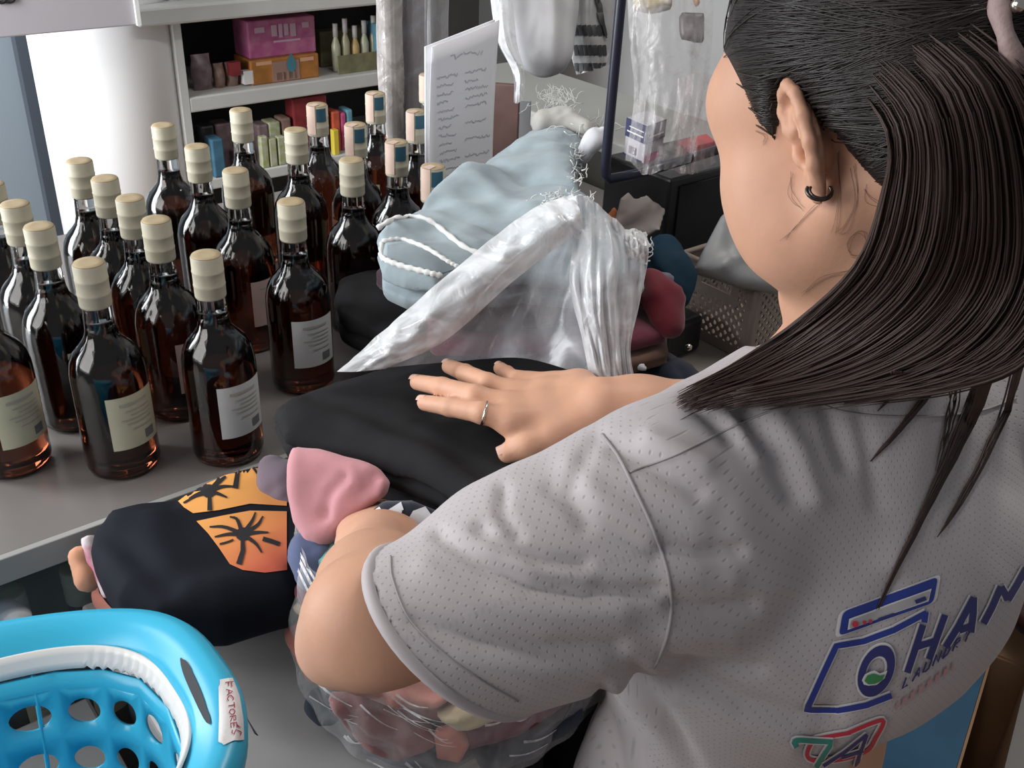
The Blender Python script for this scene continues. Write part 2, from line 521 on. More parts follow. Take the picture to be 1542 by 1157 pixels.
MB().rbox(shA0 - 0.02, shA0, SB, SB + 0.335, 0.0, 2.1).build('side_panel', m_shelf, sh, smooth=False)
bevel(MB().rbox(shA0, shA1, SB, SB + 0.32, 2.08, 2.1).build('top_panel', m_shelf, sh, smooth=False), 0.004)


def crate(name, x0, x1, ytop, b0, zbase, dep, material, label, cat, group=None, bev=0.004, rz=0):
    a_0, a_1 = V(x0, ytop, b0).dot(A), V(x1, ytop, b0).dot(A)
    zt = V((x0 + x1) / 2, ytop, b0).z
    o = MB().rbox(a_0, a_1, b0, b0 + dep, zbase, zt).build(name, material, smooth=False); bevel(o, bev)
    tag(o, label, cat, group); return o, (a_0, a_1, b0, zbase, zt)


m_pink = mat('box_pink', (0.36, 0.08, 0.20), 0.5, var=0.4, vscale=30, col2=(0.45, 0.16, 0.26))
m_orange = mat('box_orange', (0.42, 0.17, 0.04), 0.5, var=0.35, vscale=25)
m_olive = mat('box_olive', (0.20, 0.19, 0.10), 0.5, var=0.3, vscale=40)
m_greenp = mat('pack_green', (0.30, 0.33, 0.14), 0.35, var=0.4, vscale=60, col2=(0.45, 0.45, 0.36))
m_plum = mat('pack_plum', (0.14, 0.09, 0.10), 0.35, var=0.5, vscale=50, col2=(0.22, 0.16, 0.17))
m_dusty = mat('pack_dusty', (0.27, 0.17, 0.14), 0.4, var=0.4, vscale=50)
m_white = mat('print_white', (0.62, 0.60, 0.58), 0.5)
m_teal = mat('print_teal', (0.07, 0.20, 0.25), 0.4)
m_sky = mat('pack_sky', (0.16, 0.36, 0.46), 0.4, var=0.3, vscale=40)
m_navyc = mat('carton_bluegrey', (0.06, 0.16, 0.24), 0.5, var=0.3, vscale=30)
m_red = mat('pack_red', (0.25, 0.035, 0.04), 0.4, var=0.3, vscale=30)
m_black = mat('pack_black', (0.02, 0.02, 0.022), 0.4, var=0.4, vscale=40, col2=(0.05, 0.05, 0.055))


def strips(parent, box, rows, material, name='printed_text'):
    """short bars of print on a box front"""
    a_0, a_1, b0, zb, zt = box; mb = MB()
    for (u0, u1, v, hgt) in rows:
        mb.rbox(a_0 + (a_1 - a_0) * u0, a_0 + (a_1 - a_0) * u1, b0 - 0.0012, b0 - 0.0002, zb + (zt - zb) * v, zb + (zt - zb) * (v + hgt))
    return mb.build(name, material, parent, smooth=False)


# upper bay
o, bx = crate('snack_carton', 376, 480, 86, SB + 0.03, z2, 0.10, m_orange, 'orange snack carton on the middle shelf with a blue droplet print', 'carton')
strips(o, bx, [(0.08, 0.3, .78, .14), (0.72, .92, .74, .15)], mat('print_peach', (0.6, 0.33, 0.2), 0.5), 'printed_patch')
strips(o, bx, [(0.3, 0.7, .05, .8)], mat('print_mauve', (0.30, 0.18, 0.14), 0.5), 'printed_panel')
mb = MB(); a_0, a_1, b0, zb, zt = bx; cc = AB(a_0 + (a_1 - a_0) * .58, b0 - 0.0022, zb + (zt - zb) * .68)
dp = [(0, 1.5)] + [(math.sin(t), -math.cos(t)) for t in [2.4 - 4.8 * k / 14 for k in range(15)]]
mb.add([cc + A * x * .014 + Z * y * .02 for x, y in dp], [tuple(range(len(dp)))]); mb.build('droplet_print', m_teal, o, smooth=False)
strips(o, bx, [(.36, .44, .1, .3), (.46, .5, .08, .32), (.54, .6, .1, .3), (.62, .66, .08, .34)], m_white, 'printed_figures')
o, bx = crate('snack_carton', 371, 474, 28, SB + 0.045, bx[4], 0.09, m_pink, 'magenta carton stacked on top of the orange carton', 'carton')
strips(o, bx, [(.1, .24, .68, .14), (.8, .9, .7, .14), (.34, .42, .55, .3), (.45, .5, .5, .36), (.53, .59, .55, .3), (.62, .7, .5, .34), (.36, .76, .38, .05)], mat('print_lilac', (0.48, 0.34, 0.40), 0.5))
# olive display tray of standing sachets
o, bx = crate('display_tray', 481, 566, 44, SB + 0.12, z2, 0.04, m_olive, 'olive cardboard display backing with sachets, on the middle shelf', 'display box')
a_0, a_1 = bx[0], bx[1]
bevel(MB().rbox(a_0, a_1, SB + 0.025, SB + 0.03, z2, z2 + 0.05).build('front_lip', m_olive, o, smooth=False), 0.001)
for k in range(6):
    c = a_0 + (a_1 - a_0) * (k + .5) / 6; hh = 0.115 + 0.012 * math.sin(k * 2.1); mb = MB()
    mb.lathe([(0.010, 0), (0.0125, 0.02), (0.0125, hh * .6), (0.006, hh * .78), (0.006, hh)], 10, AB(c, SB + 0.06, z2 + 0.002))
    t = mb.build('small_bottle', mat('cologne_glass%d' % (k % 3), [(0.42, 0.42, 0.30), (0.36, 0.34, 0.22), (0.50, 0.34, 0.14)][k % 3], 0.25))
    tag(t, 'small pale bottle in the olive display tray, %s from the magenta carton' % ('first', 'second', 'third', 'fourth', 'fifth', 'sixth')[k], 'bottle', 'bottles in the olive display tray')
    MB().lathe([(0.007, hh * .8), (0.007, hh + .012)], 10, AB(c, SB + 0.06, z2 + 0.002)).build('cap', m_white, t)
crate('tall_pack', 567, 579, 36, SB + 0.03, z2, 0.06, m_sky, 'light blue slim pack at the right end of the middle shelf', 'pack')
for i, (x0, x1, yt, mm, lb) in enumerate(((288, 318, 84, m_plum, 'plum crinkled sachet bunch at the left end of the middle shelf'), (322, 338, 97, m_dusty, 'dusty pink pouch right of the plum sachets'),
                                          (340, 358, 95, m_dusty, 'dusty pink pouch with red top next to the white topped pack'), (361, 377, 108, m_dusty, 'small white topped pack left of the orange carton'))):
    a_0, a_1 = V(x0, yt, SB + .05).dot(A), V(x1, yt, SB + .05).dot(A); zt = V(x0, yt, SB + .05).z
    mb = MB(); hw = (a_1 - a_0) / 2
    mb.grid(lambda u, v, hw=hw, a_0=a_0, zt=zt: AB(a_0 + hw + hw * math.cos(2 * math.pi * u) * (1 - 0.06 * math.sin(9 * v)), SB + .06 + math.sin(2 * math.pi * u) * 0.022 * math.sin(math.pi * min(0.97, 0.12 + v * .85)), z2 + (zt - z2) * v), 16, 9, True)
    o = mb.build('pouch', mm); tag(o, lb, 'pouch')
    if i >= 2:
        MB().rbox(a_0 + .002, a_1 - .002, SB + .03, SB + .05, zt - .03, zt + .004).build('pouch_top', m_white if i == 3 else m_red, o, smooth=False)
# lower bay
zl = z3
items = [(302, 322, 190, m_black, 'black glossy pack at the left end of the lower shelf'), (324, 348, 186, m_plum, 'dark plum pack behind the blue carton on the lower shelf'),
         (352, 372, 226, m_plum, 'short mauve pack on the lower shelf'), (388, 404, 188, m_plum, 'brown slim pack on the lower shelf beside the green sachets'),
         (404, 422, 184, m_greenp, 'lime green slim pack on the lower shelf'), (424, 438, 178, m_dusty, 'dusty rose slim pack on the lower shelf'),
         (440, 492, 146, m_red, 'dark red box on the lower shelf behind the stamped bottles'),
         (500, 512, 168, mat('pack_vermilion', (0.62, 0.12, 0.06), 0.4, var=.3, vscale=60), 'vermilion sachet upright on the lower shelf'),
         (513, 521, 170, mat('pack_rose', (0.58, 0.10, 0.25), 0.4, var=.3, vscale=60), 'hot pink sachet on the lower shelf beside the vermilion one'),
         (522, 531, 165, m_sky, 'pale blue sachet on the lower shelf')]
for x0, x1, yt, mm, lb in items:
    crate('shelf_pack', x0, x1, yt, SB + (.03 if x0 > 330 else .06), zl, 0.05, mm, lb, 'pack', bev=.005)
crate('yellow_pack', 502, 510, 196, SB - 0.0 + .005, zl, 0.02, mat('pack_yellow', (0.62, 0.5, 0.06), 0.4), 'small yellow pack in front of the vermilion sachet', 'pack', bev=.002)
o, bx = crate('blue_carton', 318, 336, 210, SB - 0.001, z3, 0.05, m_navyc, 'slim steel blue carton between the bottle caps on the lower shelf', 'carton')
for k in range(4):
    x0 = 392 + 13 * k; crate('green_sachet', x0, x0 + 11, 206 + 3 * (k % 2), SB + 0.004, zl, 0.02, m_greenp, 'olive green sachet on the lower shelf, %s in its row from the left' % ('first', 'second', 'third', 'fourth')[k], 'sachet', 'olive sachets on the lower shelf', bev=.003)
# things on the top board: just their lower ends show
for k, (x0, x1, mm, lb) in enumerate(((212, 300, mat('bag_taupe', (0.34, 0.31, 0.29), 0.5, var=.3, vscale=20), 'taupe pack on the top board above the column'), (305, 392, m_dusty, 'dusty pack on the top board'), (420, 540, m_white, 'white carton on the top board'))):
    crate('top_pack', x0, x1, -60, SB + .05, z1 - .006, .12, mm, lb, 'pack')

# sign board hanging in front of the column
sg0, sg1 = V(-150, 20, 2.36), V(207, 20, 2.36); zb0 = V(100, 48, 2.36).z
m_sign = mat('sign_lilac', (0.43, 0.405, 0.43), 0.6, var=.05, vscale=3)
sgn = empty('sign_board', AB((sg0.dot(A) + sg1.dot(A)) / 2, 2.36, zb0), 'pale lilac sign board hanging at upper left', 'sign')
bevel(MB().rbox(sg0.dot(A), sg1.dot(A), 2.36, 2.375, zb0, zb0 + 0.6).build('board', m_sign, sgn, smooth=False), 0.003)
MB().rbox(sg1.dot(A) - .006, sg1.dot(A) + .003, 2.352, 2.378, zb0, zb0 + .6).build('edge_strip', mat('strip_bright', (.75, .75, .74), .3), sgn, smooth=False)
for k in (-0.45, -0.02):
    MB().tube([AB(sg1.dot(A) - .1 + k, 2.368, zb0 + .6), AB(sg1.dot(A) - .1 + k, 2.368, 2.9)], .003, 6).build('hanger_wire', m_frame, sgn)
inkb = mat('ink_black', (0.02, 0.02, 0.022), 0.5)
mb = MB()
for cx, cy, ww in ((2, -3, 7), (14, -4, 8)):
    mb.tube([V(cx + ww * math.cos(t), cy + 7 * math.sin(t), 2.357) for t in [math.pi * k / 8 for k in range(9)]], .0035, 6)
mb.build('black_lettering', inkb, sgn)

# ================================================================== BOTTLE COUNTER (glass showcase)
CB0 = G(0, 842, ZC).dot(B); CB1 = 1.66; CA0, CA1 = -1.4, 1.32
m_ctop = mat('counter_top_grey', (0.20, 0.185, 0.178), 0.30, spec=0.5, var=0.12, vscale=5)
m_cedge = mat('counter_edge', (0.36, 0.36, 0.35), 0.35, var=.08, vscale=8)
zce = V(0, 879, CB0).z
ct = empty('display_counter', AB(-.2, 1.15, 0), 'grey glass fronted display counter carrying the liquor bottles', 'counter')
bevel(MB().rbox(CA0, CA1, CB0 + .004, CB1, zce + .002, ZC).build('counter_top', m_ctop, ct, smooth=False), .002)
bevel(MB().rbox(CA0, CA1, CB0 - .004, CB0 + .004, zce, ZC + .0015).build('edge_trim', m_cedge, ct, smooth=False), .001)
m_cab = mat('cabinet_black', (0.018, 0.018, 0.02), 0.35)
MB().rbox(CA0, CA1, CB0 + .28, CB0 + .30, 0.05, zce).build('inner_back', m_cab, ct, smooth=False)
bevel(MB().rbox(CA0, CA1, CB0 + .01, CB0 + .28, .66, .675).build('inner_shelf', m_cab, ct, smooth=False), .001)
bevel(MB().rbox(CA0, CA1, CB0 + .01, CB1 - .02, 0.0, .08).build('plinth', m_cab, ct, smooth=False), .001)
for a in (CA0, CA1 - .02): bevel(MB().rbox(a, a + .02, CB0 + .006, CB1 - .01, 0.08, zce).build('side_panel', m_cab, ct, smooth=False), .001)
MB().rbox(CA0, CA1, CB1 - .02, CB1 - .005, 0.08, zce).build('rear_panel', m_cab, ct, smooth=False)
m_glassp = film_mat('glass_pane', (0.5, 0.55, 0.55), 0.0, 0.01, rough=.03, bump=0)
MB().rbox(CA0 + .02, CA1 - .02, CB0, CB0 + .004, .08, zce).build('front_glass', m_glassp, ct, smooth=False)

# ================================================================== PACKING TABLE, LOW TABLE, SIDE COUNTER
TB0, TA0, TA1 = 0.482, 0.17, 0.79
m_table = mat('table_grey', (0.40, 0.395, 0.39), 0.38, var=0.10, vscale=4)
def table(name, a0, a1, b0, b1, zt, label, leg=.045):
    t = empty(name, AB((a0 + a1) / 2, (b0 + b1) / 2, 0), label, 'table')
    bevel(MB().rbox(a0, a1, b0, b1, zt - .03, zt).build('table_top', m_table, t, smooth=False), .004)
    for a in (a0 + .02, a1 - .02 - leg):
        for b in (b0 + .02, b1 - .02 - leg):
            bevel(MB().rbox(a, a + leg, b, b + leg, 0, zt - .03).build('leg', m_frame, t, smooth=False), .003)
    return t
table('packing_table', TA0, TA1, TB0, CB0 - .012, ZT, 'plain light grey packing table under the bagged laundry')
ZL = 0.83
table('low_table', -1.1, TA0 - .012, .12, CB0 - .012, ZL, 'low grey table holding the bright blue basket')
sc_ = empty('side_counter', AB(1.05, .74, 0), 'dark side counter at right under the taupe basket', 'counter')
bevel(MB().rbox(TA1 + .01, 1.30, .62, CB0 - .008, ZC - .03, ZC).build('counter_top', mat('side_top', (.30, .27, .23), .5, var=.15, vscale=6), sc_, smooth=False), .003)
MB().rbox(TA1 + .02, 1.29, .63, CB0 - .012, 0, ZC - .03).build('carcass', m_cab, sc_, smooth=False)

# ================================================================== BOTTLES
HB, RB, RC = 0.236, 0.0385, 0.0158
m_glass = mat('bottle_glass', (0.95, 0.95, 0.94), 0.02, trans=1.0, ior=1.45)
m_liquor = mat('liquor_amber', (0.11, 0.027, 0.012), 0.0, trans=1.0, ior=1.34)
m_cap = mat('cap_cream', (0.46, 0.43, 0.33), 0.55, var=0.12, vscale=60)
m_captop = mat('cap_tan', (0.42, 0.33, 0.20), 0.55, var=0.12, vscale=60)
m_labA = mat('label_cream', (0.60, 0.58, 0.42), 0.6, var=0.08, vscale=30)
m_labB = mat('label_white', (0.62, 0.64, 0.64), 0.6, var=0.06, vscale=30)
m_labP = mat('label_pinkish', (0.52, 0.38, 0.34), 0.6, var=0.06, vscale=30)
m_bar = mat('barcode_grey', (0.18, 0.18, 0.19), 0.6)
m_txt = mat('label_print', (0.42, 0.41, 0.36), 0.6)
m_stamp = mat('stamp_pink', (0.62, 0.46, 0.38), 0.6, var=.1, vscale=60)
m_stampb = mat('stamp_blue', (0.025, 0.085, 0.13), 0.5)

NB = 28
prof_out = [(RB * .80, 0.0), (RB * .96, .003), (RB, .010), (RB, .108), (RB * .985, .119), (RB * .92, .131), (RB * .79, .141), (RB * .60, .149), (RB * .46, .156), (RB * .40, .165), (RB * .365, .185), (RB * .355, .224)]
prof_liq = [(RB * .78, .004), (RB * .94, .008), (RB * .955, .013), (RB * .955, .108), (RB * .94, .118), (RB * .87, .130), (RB * .74, .139), (RB * .55, .147), (RB * .41, .155), (RB * .35, .164), (RB * .335, .171)]
prof_cap = [(RC * .97, .1905), (RC, .192), (RC, .203), (RC * 1.03, .204), (RC, .2052), (RC, .218), (RC * 1.03, .219), (RC, .220), (RC, .2335), (RC * .96, .2352)]


def curved_patch(r, ang0, ang1, za, zb_, n=8, off=0.0006, th=0.0004):
    mb = MB()
    mb.grid(lambda u, v: Vector(((r + off) * math.cos(ang0 + (ang1 - ang0) * u), (r + off) * math.sin(ang0 + (ang1 - ang0) * u), za + (zb_ - za) * v)), n, 2)
    return mb


def bottle(label_mat, stamped):
    root = empty('liquor_bottle', (0, 0, 0))
    g = MB().lathe(prof_out, NB).build('glass', m_glass, root, local=True)
    MB().lathe(prof_liq, NB).build('liquor', m_liquor, root, local=True)
    cp = MB().lathe(prof_cap, NB, cap1=False).build('cap', m_cap, root, local=True)
    MB().lathe([(RC * .95, .2350), (RC * .90, .2362), (RC * .5, .2360)], NB).build('cap_top', m_captop, cp, local=True)
    lb = curved_patch(RB, -.74, .74, .040, .102, 12).build('label', label_mat, root, local=True)
    t = MB()
    for k, zz in enumerate((.091, .084, .079, .074, .069, .062)):
        q = curved_patch(RB, .48 - (.08 if k == 0 else 0), -.42 + .13 * (k % 3), zz, zz + (.003 if k == 0 else .0013), 8, .0010); t.add(q.v, q.f)
    t.build('label_print', m_txt, lb, local=True)
    curved_patch(RB, .18, .5, .046, .056, 6, .0010).build('barcode', m_bar, lb, local=True)
    if stamped:
        s_ = MB()
        s_.grid(lambda u, v: Vector(((RC + .0007) * math.cos(-.45 + .9 * u), (RC + .0007) * math.sin(-.45 + .9 * u), .195 + .041 * v)), 6, 2)
        s_.grid(lambda u, v: Vector((RC * (1 - v) * 1.0, RC * .43 * (2 * u - 1) * (1 - v * .3), .2368)), 3, 3)
        st = s_.build('tax_stamp', m_stamp, root, local=True)
        s2 = MB(); s2.grid(lambda u, v: Vector(((RC + .0009) * math.cos(.55 + .95 * u), (RC + .0009) * math.sin(.55 + .95 * u), .2135 + .0195 * v)), 6, 2)
        s2.build('stamp_print', m_stampb, st, local=True)
    return root


protos = {}


def get_bottle(lm, stamped):
    k = (lm.name, stamped)
    if k not in protos: protos[k] = bottle(lm, stamped); return protos[k]
    return copy_tree(protos[k])


# cap-top pixel, label material, stamped, azimuth of label relative to the viewer (deg, + = to the right), label text
BT = [
    ((133, 395), m_labA, 0, 30, 'liquor bottle with cream back label in the front row behind the folded black shirt'),
    ((310, 383), m_labB, 0, 34, 'liquor bottle with white back label, its base red-lit, nearest the orange sun print'),
    ((438, 303), m_labB, 0, 28, 'liquor bottle with white back label right beside the black trousers'),
    ((234, 330), m_labP, 0, 44, 'liquor bottle with a pinkish label edge between the two front labelled bottles'),
    ((58, 340), m_labA, 0, 46, 'liquor bottle with narrow yellowish label edge, second row at far left'),
    ((20, 305), m_labA, 0, 150, 'liquor bottle in the leftmost column, tan cap cut against the slate door post'),
    ((193, 296), m_labP, 0, 50, 'liquor bottle with thin pink label edge, third of the line before the column'),
    ((157, 268), m_labA, 0, 160, 'liquor bottle with clear neck, second of the line before the column'),
    ((121, 243), m_labA, 0, 160, 'liquor bottle glowing red at its shoulder, hindmost left of those before the column'),
    ((354, 256), m_labP, 0, 50, 'liquor bottle with cap below the blue carton, middle of its line'),
    ((296, 220), m_labA, 0, 160, 'liquor bottle whose cap meets the right edge of the column'),
    ((245, 188), m_labA, 0, 160, 'liquor bottle with amber neck standing alone against the white column'),
    ((445, 195), m_labA, 0, 150, 'liquor bottle with cream cap in front of the green sachets'),
    ((362, 165), m_labA, 0, 160, 'liquor bottle with tallest looking cap and glowing amber neck below the middle shelf'),
    ((529, 240), m_labA, 0, 150, 'liquor bottle with broad cream cap half hidden left of the denim shorts'),
    ((477, 157), m_labA, 1, 150, 'stamped liquor bottle in front of the dark red box'),
    ((535, 187), m_labA, 1, 150, 'stamped liquor bottle behind the broad cream cap'),
    ((565, 140), m_labA, 1, 150, 'stamped liquor bottle at the back beside the wrapped rolls'),
    ((597, 213), m_labA, 1, 150, 'stamped liquor bottle nearest the denim shorts'),
    ((627, 167), m_labA, 1, 150, 'stamped liquor bottle left of the paper list'),
    ((652, 250), m_labA, 1, 150, 'stamped liquor bottle half hidden by the lower corner of the paper list'),
    ((645, 112), m_labA, 1, 150, 'stamped liquor bottle hindmost, its cap touching the paper list'),
    ((-52, 392), m_labA, 0, 30, 'liquor bottle cut by the left edge of the picture, cream label with barcode'),
    ((-14, 278), m_labA, 0, 160, 'liquor bottle at the left edge glowing amber behind the leftmost cap'),
]
pos = [G(x, y, ZC + HB) for (x, y), *_ in BT]
for it in range(60):                       # glass does not touch glass
    for i in range(len(pos)):
        for j in range(i):
            d = pos[i] - pos[j]; L = d.length
            if L < 2 * RB + .002:
                s_ = d.normalized() * (2 * RB + .0025 - L) / 2; pos[i] += s_; pos[j] -= s_
for (px, lm, st, az, lb), q in zip(BT, pos):
    o = get_bottle(lm, bool(st))
    o.location = (q.x, q.y, ZC)
    to_cam = math.atan2(-q.y, -q.x)
    if st:
        o.rotation_euler = (0, 0, to_cam - math.radians(38))
    else:
        o.rotation_euler = (0, 0, to_cam + math.radians(az))
    tag(o, lb, 'bottle', 'liquor bottles on the counter')
# bottles on the showcase's inner shelf, seen through the front glass
for (x, y), lb in (((14, 893), 'dim bottle inside the showcase, its pale cap under the counter edge at far left'), ((124, 912), 'dim bottle inside the showcase right behind the basket rim')):
    q = V(x, y, CB0 + .10); o = get_bottle(m_labA, False); o.location = (q.x, q.y, .6755)
    tag(o, lb, 'bottle', 'bottles inside the showcase')

# ================================================================== THE PERSON
Lt = Vector((-.82, -.57, 0)).normalized(); Ft = Lt.cross(Z)
SL = P(978, 765, .695); SR = SL - Lt * .335; MID = (SL + SR) / 2
EL = P(562, 934, .652); WL = P(572, 822, .85)
WR = G(905, 610, 1.203); ER = P(1180, 640, .99)
hh_ = Vector((-.57, .82, 0)).normalized(); bow = math.radians(29)
Fh = hh_ * math.cos(bow) - Z * math.sin(bow); Uh = Z * math.cos(bow) + hh_ * math.sin(bow); Lh = Uh.cross(Fh)
EAR = P(1206, 224, .62)
HC = EAR - Lh * .070
NB_ = MID + Z * .055 - Ft * .005 - Lt * .012
def HL(x, y, z): return HC + Fh * x + Lh * y + Uh * z
HAX = (Fh, Lh, Uh); TAX = (Lt, Ft, Z)

m_skin = mat('skin', (0.60, 0.335, 0.225), 0.50, spec=0.35, sss=0.12, var=0.10, vscale=25, bump=0.05, bscale=300)
person = empty('person', (MID.x, MID.y, 0), 'person in a grey perforated jersey with long dark hair pressing folded laundry', 'person')

bf = Field((-.26, .37, .80), (.56, 1.12, 1.70), .0023)
# trunk and neck
bf.ell(MID - Z * .12, TAX, (.165, .10, .19), .03)
bf.ell(MID - Z * .36, TAX, (.145, .10, .20), .04)
bf.cone(SL + Lt * -.03, SR + Lt * .03, .05, .05, .04)
bf.cone(NB_, HL(-.030, 0, -.03), .056, .053, .03)
bf.cone(NB_ - Z * .03, SL, .045, .045, .04); bf.cone(NB_ - Z * .03, SR, .045, .045, .04)
# head
bf.ell(HL(-.012, 0, .052), HAX, (.097, .074, .088), .02)
bf.ell(HL(.040, 0, -.005), HAX, (.058, .062, .090), .025)
for s_ in (1, -1):
    bf.cone(HL(-.004, s_ * .050, -.040), HL(.066, s_ * .014, -.094), .020, .020, .022)
    bf.ell(HL(.053, s_ * .047, -.014), HAX, (.034, .029, .034), .022)
    bf.ell(HL(.048, s_ * .044, -.046), HAX, (.036, .031, .036), .022)
    bf.ell(HL(.050, s_ * .040, .040), HAX, (.040, .034, .036), .02)
    bf.cone(HL(.088, s_ * .012, .036), HL(.072, s_ * .040, .034), .012, .010, .012)
bf.ell(HL(.080, 0, -.092), HAX, (.018, .022, .017), .012)
for s_ in (1, -1):
    bf.ell(HL(.102, s_ * .032, .018), HAX, (.018, .019, .013), .008, 'sub')
    bf.ell(HL(.076, s_ * .030, .016), HAX, (.0135, .0135, .0135), .002)
bf.cone(HL(.096, 0, .026), HL(.113, 0, -.014), .008, .0115, .008)
for s_ in (1, -1): bf.ell(HL(.105, s_ * .011, -.018), HAX, (.010, .007, .007), .005)
bf.ell(HL(.095, 0, -.047), HAX, (.012, .024, .006), .004); bf.ell(HL(.094, 0, -.058), HAX, (.012, .021, .007), .004)
# ears
for s_ in (1, -1):
    e0 = HL(0, s_ * .068, 0); Ls = Lh * s_
    eb = (-Fh * math.cos(.42) + Ls * math.sin(.42)).normalized(); eu = (Uh * math.cos(.10) - eb * math.sin(.10)).normalized()
    eu = (Uh - eb * Uh.dot(eb)).normalized(); eu = (eu * math.cos(.16) - eb * math.sin(.16)).normalized()
    eb2 = (eb - eu * eb.dot(eu)).normalized(); en = eb2.cross(eu) * (-s_)
    if en.dot(Ls) < 0: en = -en
    E_ = lambda b_, u_, n_=0.0: e0 + eb2 * b_ + eu * u_ + en * n_
    EAX = (eb2, eu, en)
    bf.ell(E_(.014, .004, .002), EAX, (.0165, .029, .0045), .006)
    bf.ell(E_(.006, .0, -.004), EAX, (.012, .020, .010), .006)
    bf.ell(E_(.011, -.027, .004), EAX, (.0095, .0105, .0045), .005)
    hx = [(.007, .001, .004), (.001, .012, .006), (.001, .024, .006), (.009, .033, .006), (.019, .034, .007), (.027, .026, .008), (.031, .012, .009), (.030, -.004, .009), (.025, -.016, .008), (.018, -.025, .006)]
    bf.chain([E_(*p) for p in hx], [.0034, .0036, .0038, .0040, .0042, .0042, .0040, .0038, .0038, .0040], .003)
    ah = [(.012, .020, .004), (.020, .012, .006), (.021, .0, .006), (.017, -.012, .005), (.010, -.017, .005)]
    bf.chain([E_(*p) for p in ah], [.003, .0036, .0038, .0036, .0034], .003)
    bf.ell(E_(.0105, -.003, .009), EAX, (.0088, .0125, .0105), .002, 'sub')
    bf.ell(E_(.0235, .014, .0085), EAX, (.0034, .016, .0055), .002, 'sub'); bf.ell(E_(.012, .024, .0085), EAX, (.009, .0045, .005), .002, 'sub')
    bf.ell(E_(.0075, -.004, -.002), EAX, (.005, .006, .012), .002, 'sub')
    bf.ell(E_(.0005, -.005, .004), EAX, (.004, .006, .004), .004)
    if s_ == 1: LOBE = E_(.014, -.033, .006); EARAX = EAX
# left arm (near): upper arm, elbow, forearm under the cloth
bf.cone(SL - Z * .008, SL.lerp(EL, .5) - Z * .016, .046, .050, .02); bf.cone(SL.lerp(EL, .5) - Z * .016, EL, .052, .038, .02)
bf.ell(EL + (EL - WL).normalized() * .006, ((EL - SL).normalized(), (EL - SL).normalized().cross(Z).normalized(), Z), (.036, .035, .036), .02)
bf.cone(EL, EL.lerp(WL, .35), .036, .038, .02); bf.cone(EL.lerp(WL, .35), WL, .038, .026, .02)
bf.cone(EL, P(500, 978, .655), .030, .021, .02)
dW = (WL - EL).normalized(); sW = dW.cross(Z).normalized()
hl = WL + dW * .085
bf.cone(WL, hl, .026, .022, .015); bf.cone(WL + sW * .018, hl + sW * .026, .018, .015, .015); bf.cone(WL - sW * .018, hl - sW * .026, .018, .015, .015)
for k, ln in enumerate((.062, .072, .067, .052)):
    q0 = hl + sW * (-.030 + .020 * k); bf.chain([q0, q0 + dW * ln * .55, q0 + dW * ln - Z * .012], [.0105, .0095, .008], .003)
bf.chain([WL + sW * .02 + dW * .02, WL + sW * .05 + dW * .05, WL + sW * .055 + dW * .085], [.014, .011, .009], .006)
# right arm and hand
bf.cone(SR, SR.lerp(ER, .5), .050, .044, .02); bf.cone(SR.lerp(ER, .5), ER, .044, .037, .02)
bf.cone(ER, ER.lerp(WR, .35), .038, .037, .02); bf.cone(ER.lerp(WR, .35), ER.lerp(WR, .8), .037, .0275, .02); bf.cone(ER.lerp(WR, .8), WR, .0275, .0255, .02)
ZH = 1.176
mcp = [G(772, 634, ZH + .018), G(766, 612, ZH + .021), G(778, 594, ZH + .019), G(800, 581, ZH + .015)]
fing = [
    [mcp[0], G(726, 622, ZH + .024), G(678, 613, ZH + .017), G(640, 607, ZH + .007)],
    [mcp[1], G(716, 596, ZH + .027), G(666, 583, ZH + .019), G(629, 576, ZH + .008)],
    [mcp[2], G(734, 577, ZH + .025), G(700, 562, ZH + .018), G(676, 552, ZH + .008)],
    [mcp[3], G(777, 572, ZH + .020), G(763, 563, ZH + .014), G(753, 555, ZH + .007)]]
frad = [(.0115, .0098, .0088, .0076), (.0115, .0100, .0090, .0078), (.0110, .0095, .0086, .0074), (.0100, .0085, .0077, .0068)]
for fp, fr in zip(fing, frad): bf.chain(fp, fr, .0035)
cmc = [G(868, 622, 1.194), G(868, 606, 1.200), G(868, 594, 1.200), G(872, 585, 1.196)]
for k in range(4):
    bf.cone(WR.lerp(cmc[k], .6), cmc[k], .017, .0165, .010); bf.cone(cmc[k], mcp[k], .0165, .0125, .010)
for k in range(3): bf.cone((cmc[k] + mcp[k]) / 2 - Z * .004, (cmc[k + 1] + mcp[k + 1]) / 2 - Z * .004, .013, .013, .012)
thumb = [G(880, 632, 1.192), G(832, 655, 1.186), G(795, 670, 1.180), G(765, 682, 1.172)]
bf.chain(thumb, [.019, .0150, .0118, .0095], .008)
bf.cone(G(840, 642, 1.186), mcp[0], .012, .010, .012)
bv, bq = bf.mesh()
body = mesh_obj('body', bv, bq, m_skin, person)
del bf
# finger nails
m_nail = mat('nail', (0.66, 0.42, 0.34), 0.3)
for fp, rr in list(zip(fing, (.0076, .0078, .0074, .0068))) + [(thumb, .0095)]:
    d = (fp[3] - fp[2]).normalized(); sd = d.cross(Z).normalized(); un = sd.cross(d)
    mb = MB(); c = fp[3] + d * rr * .25
    mb.grid(lambda u, v: c + d * (v - .5) * rr * 1.2 + sd * math.sin((u - .5) * 1.7) * rr * .9 + un * (math.cos((u - .5) * 1.9) * rr * (1.0 - .10 * v) + .0004), 7, 5)
    mb.build('finger_nail', m_nail, person)
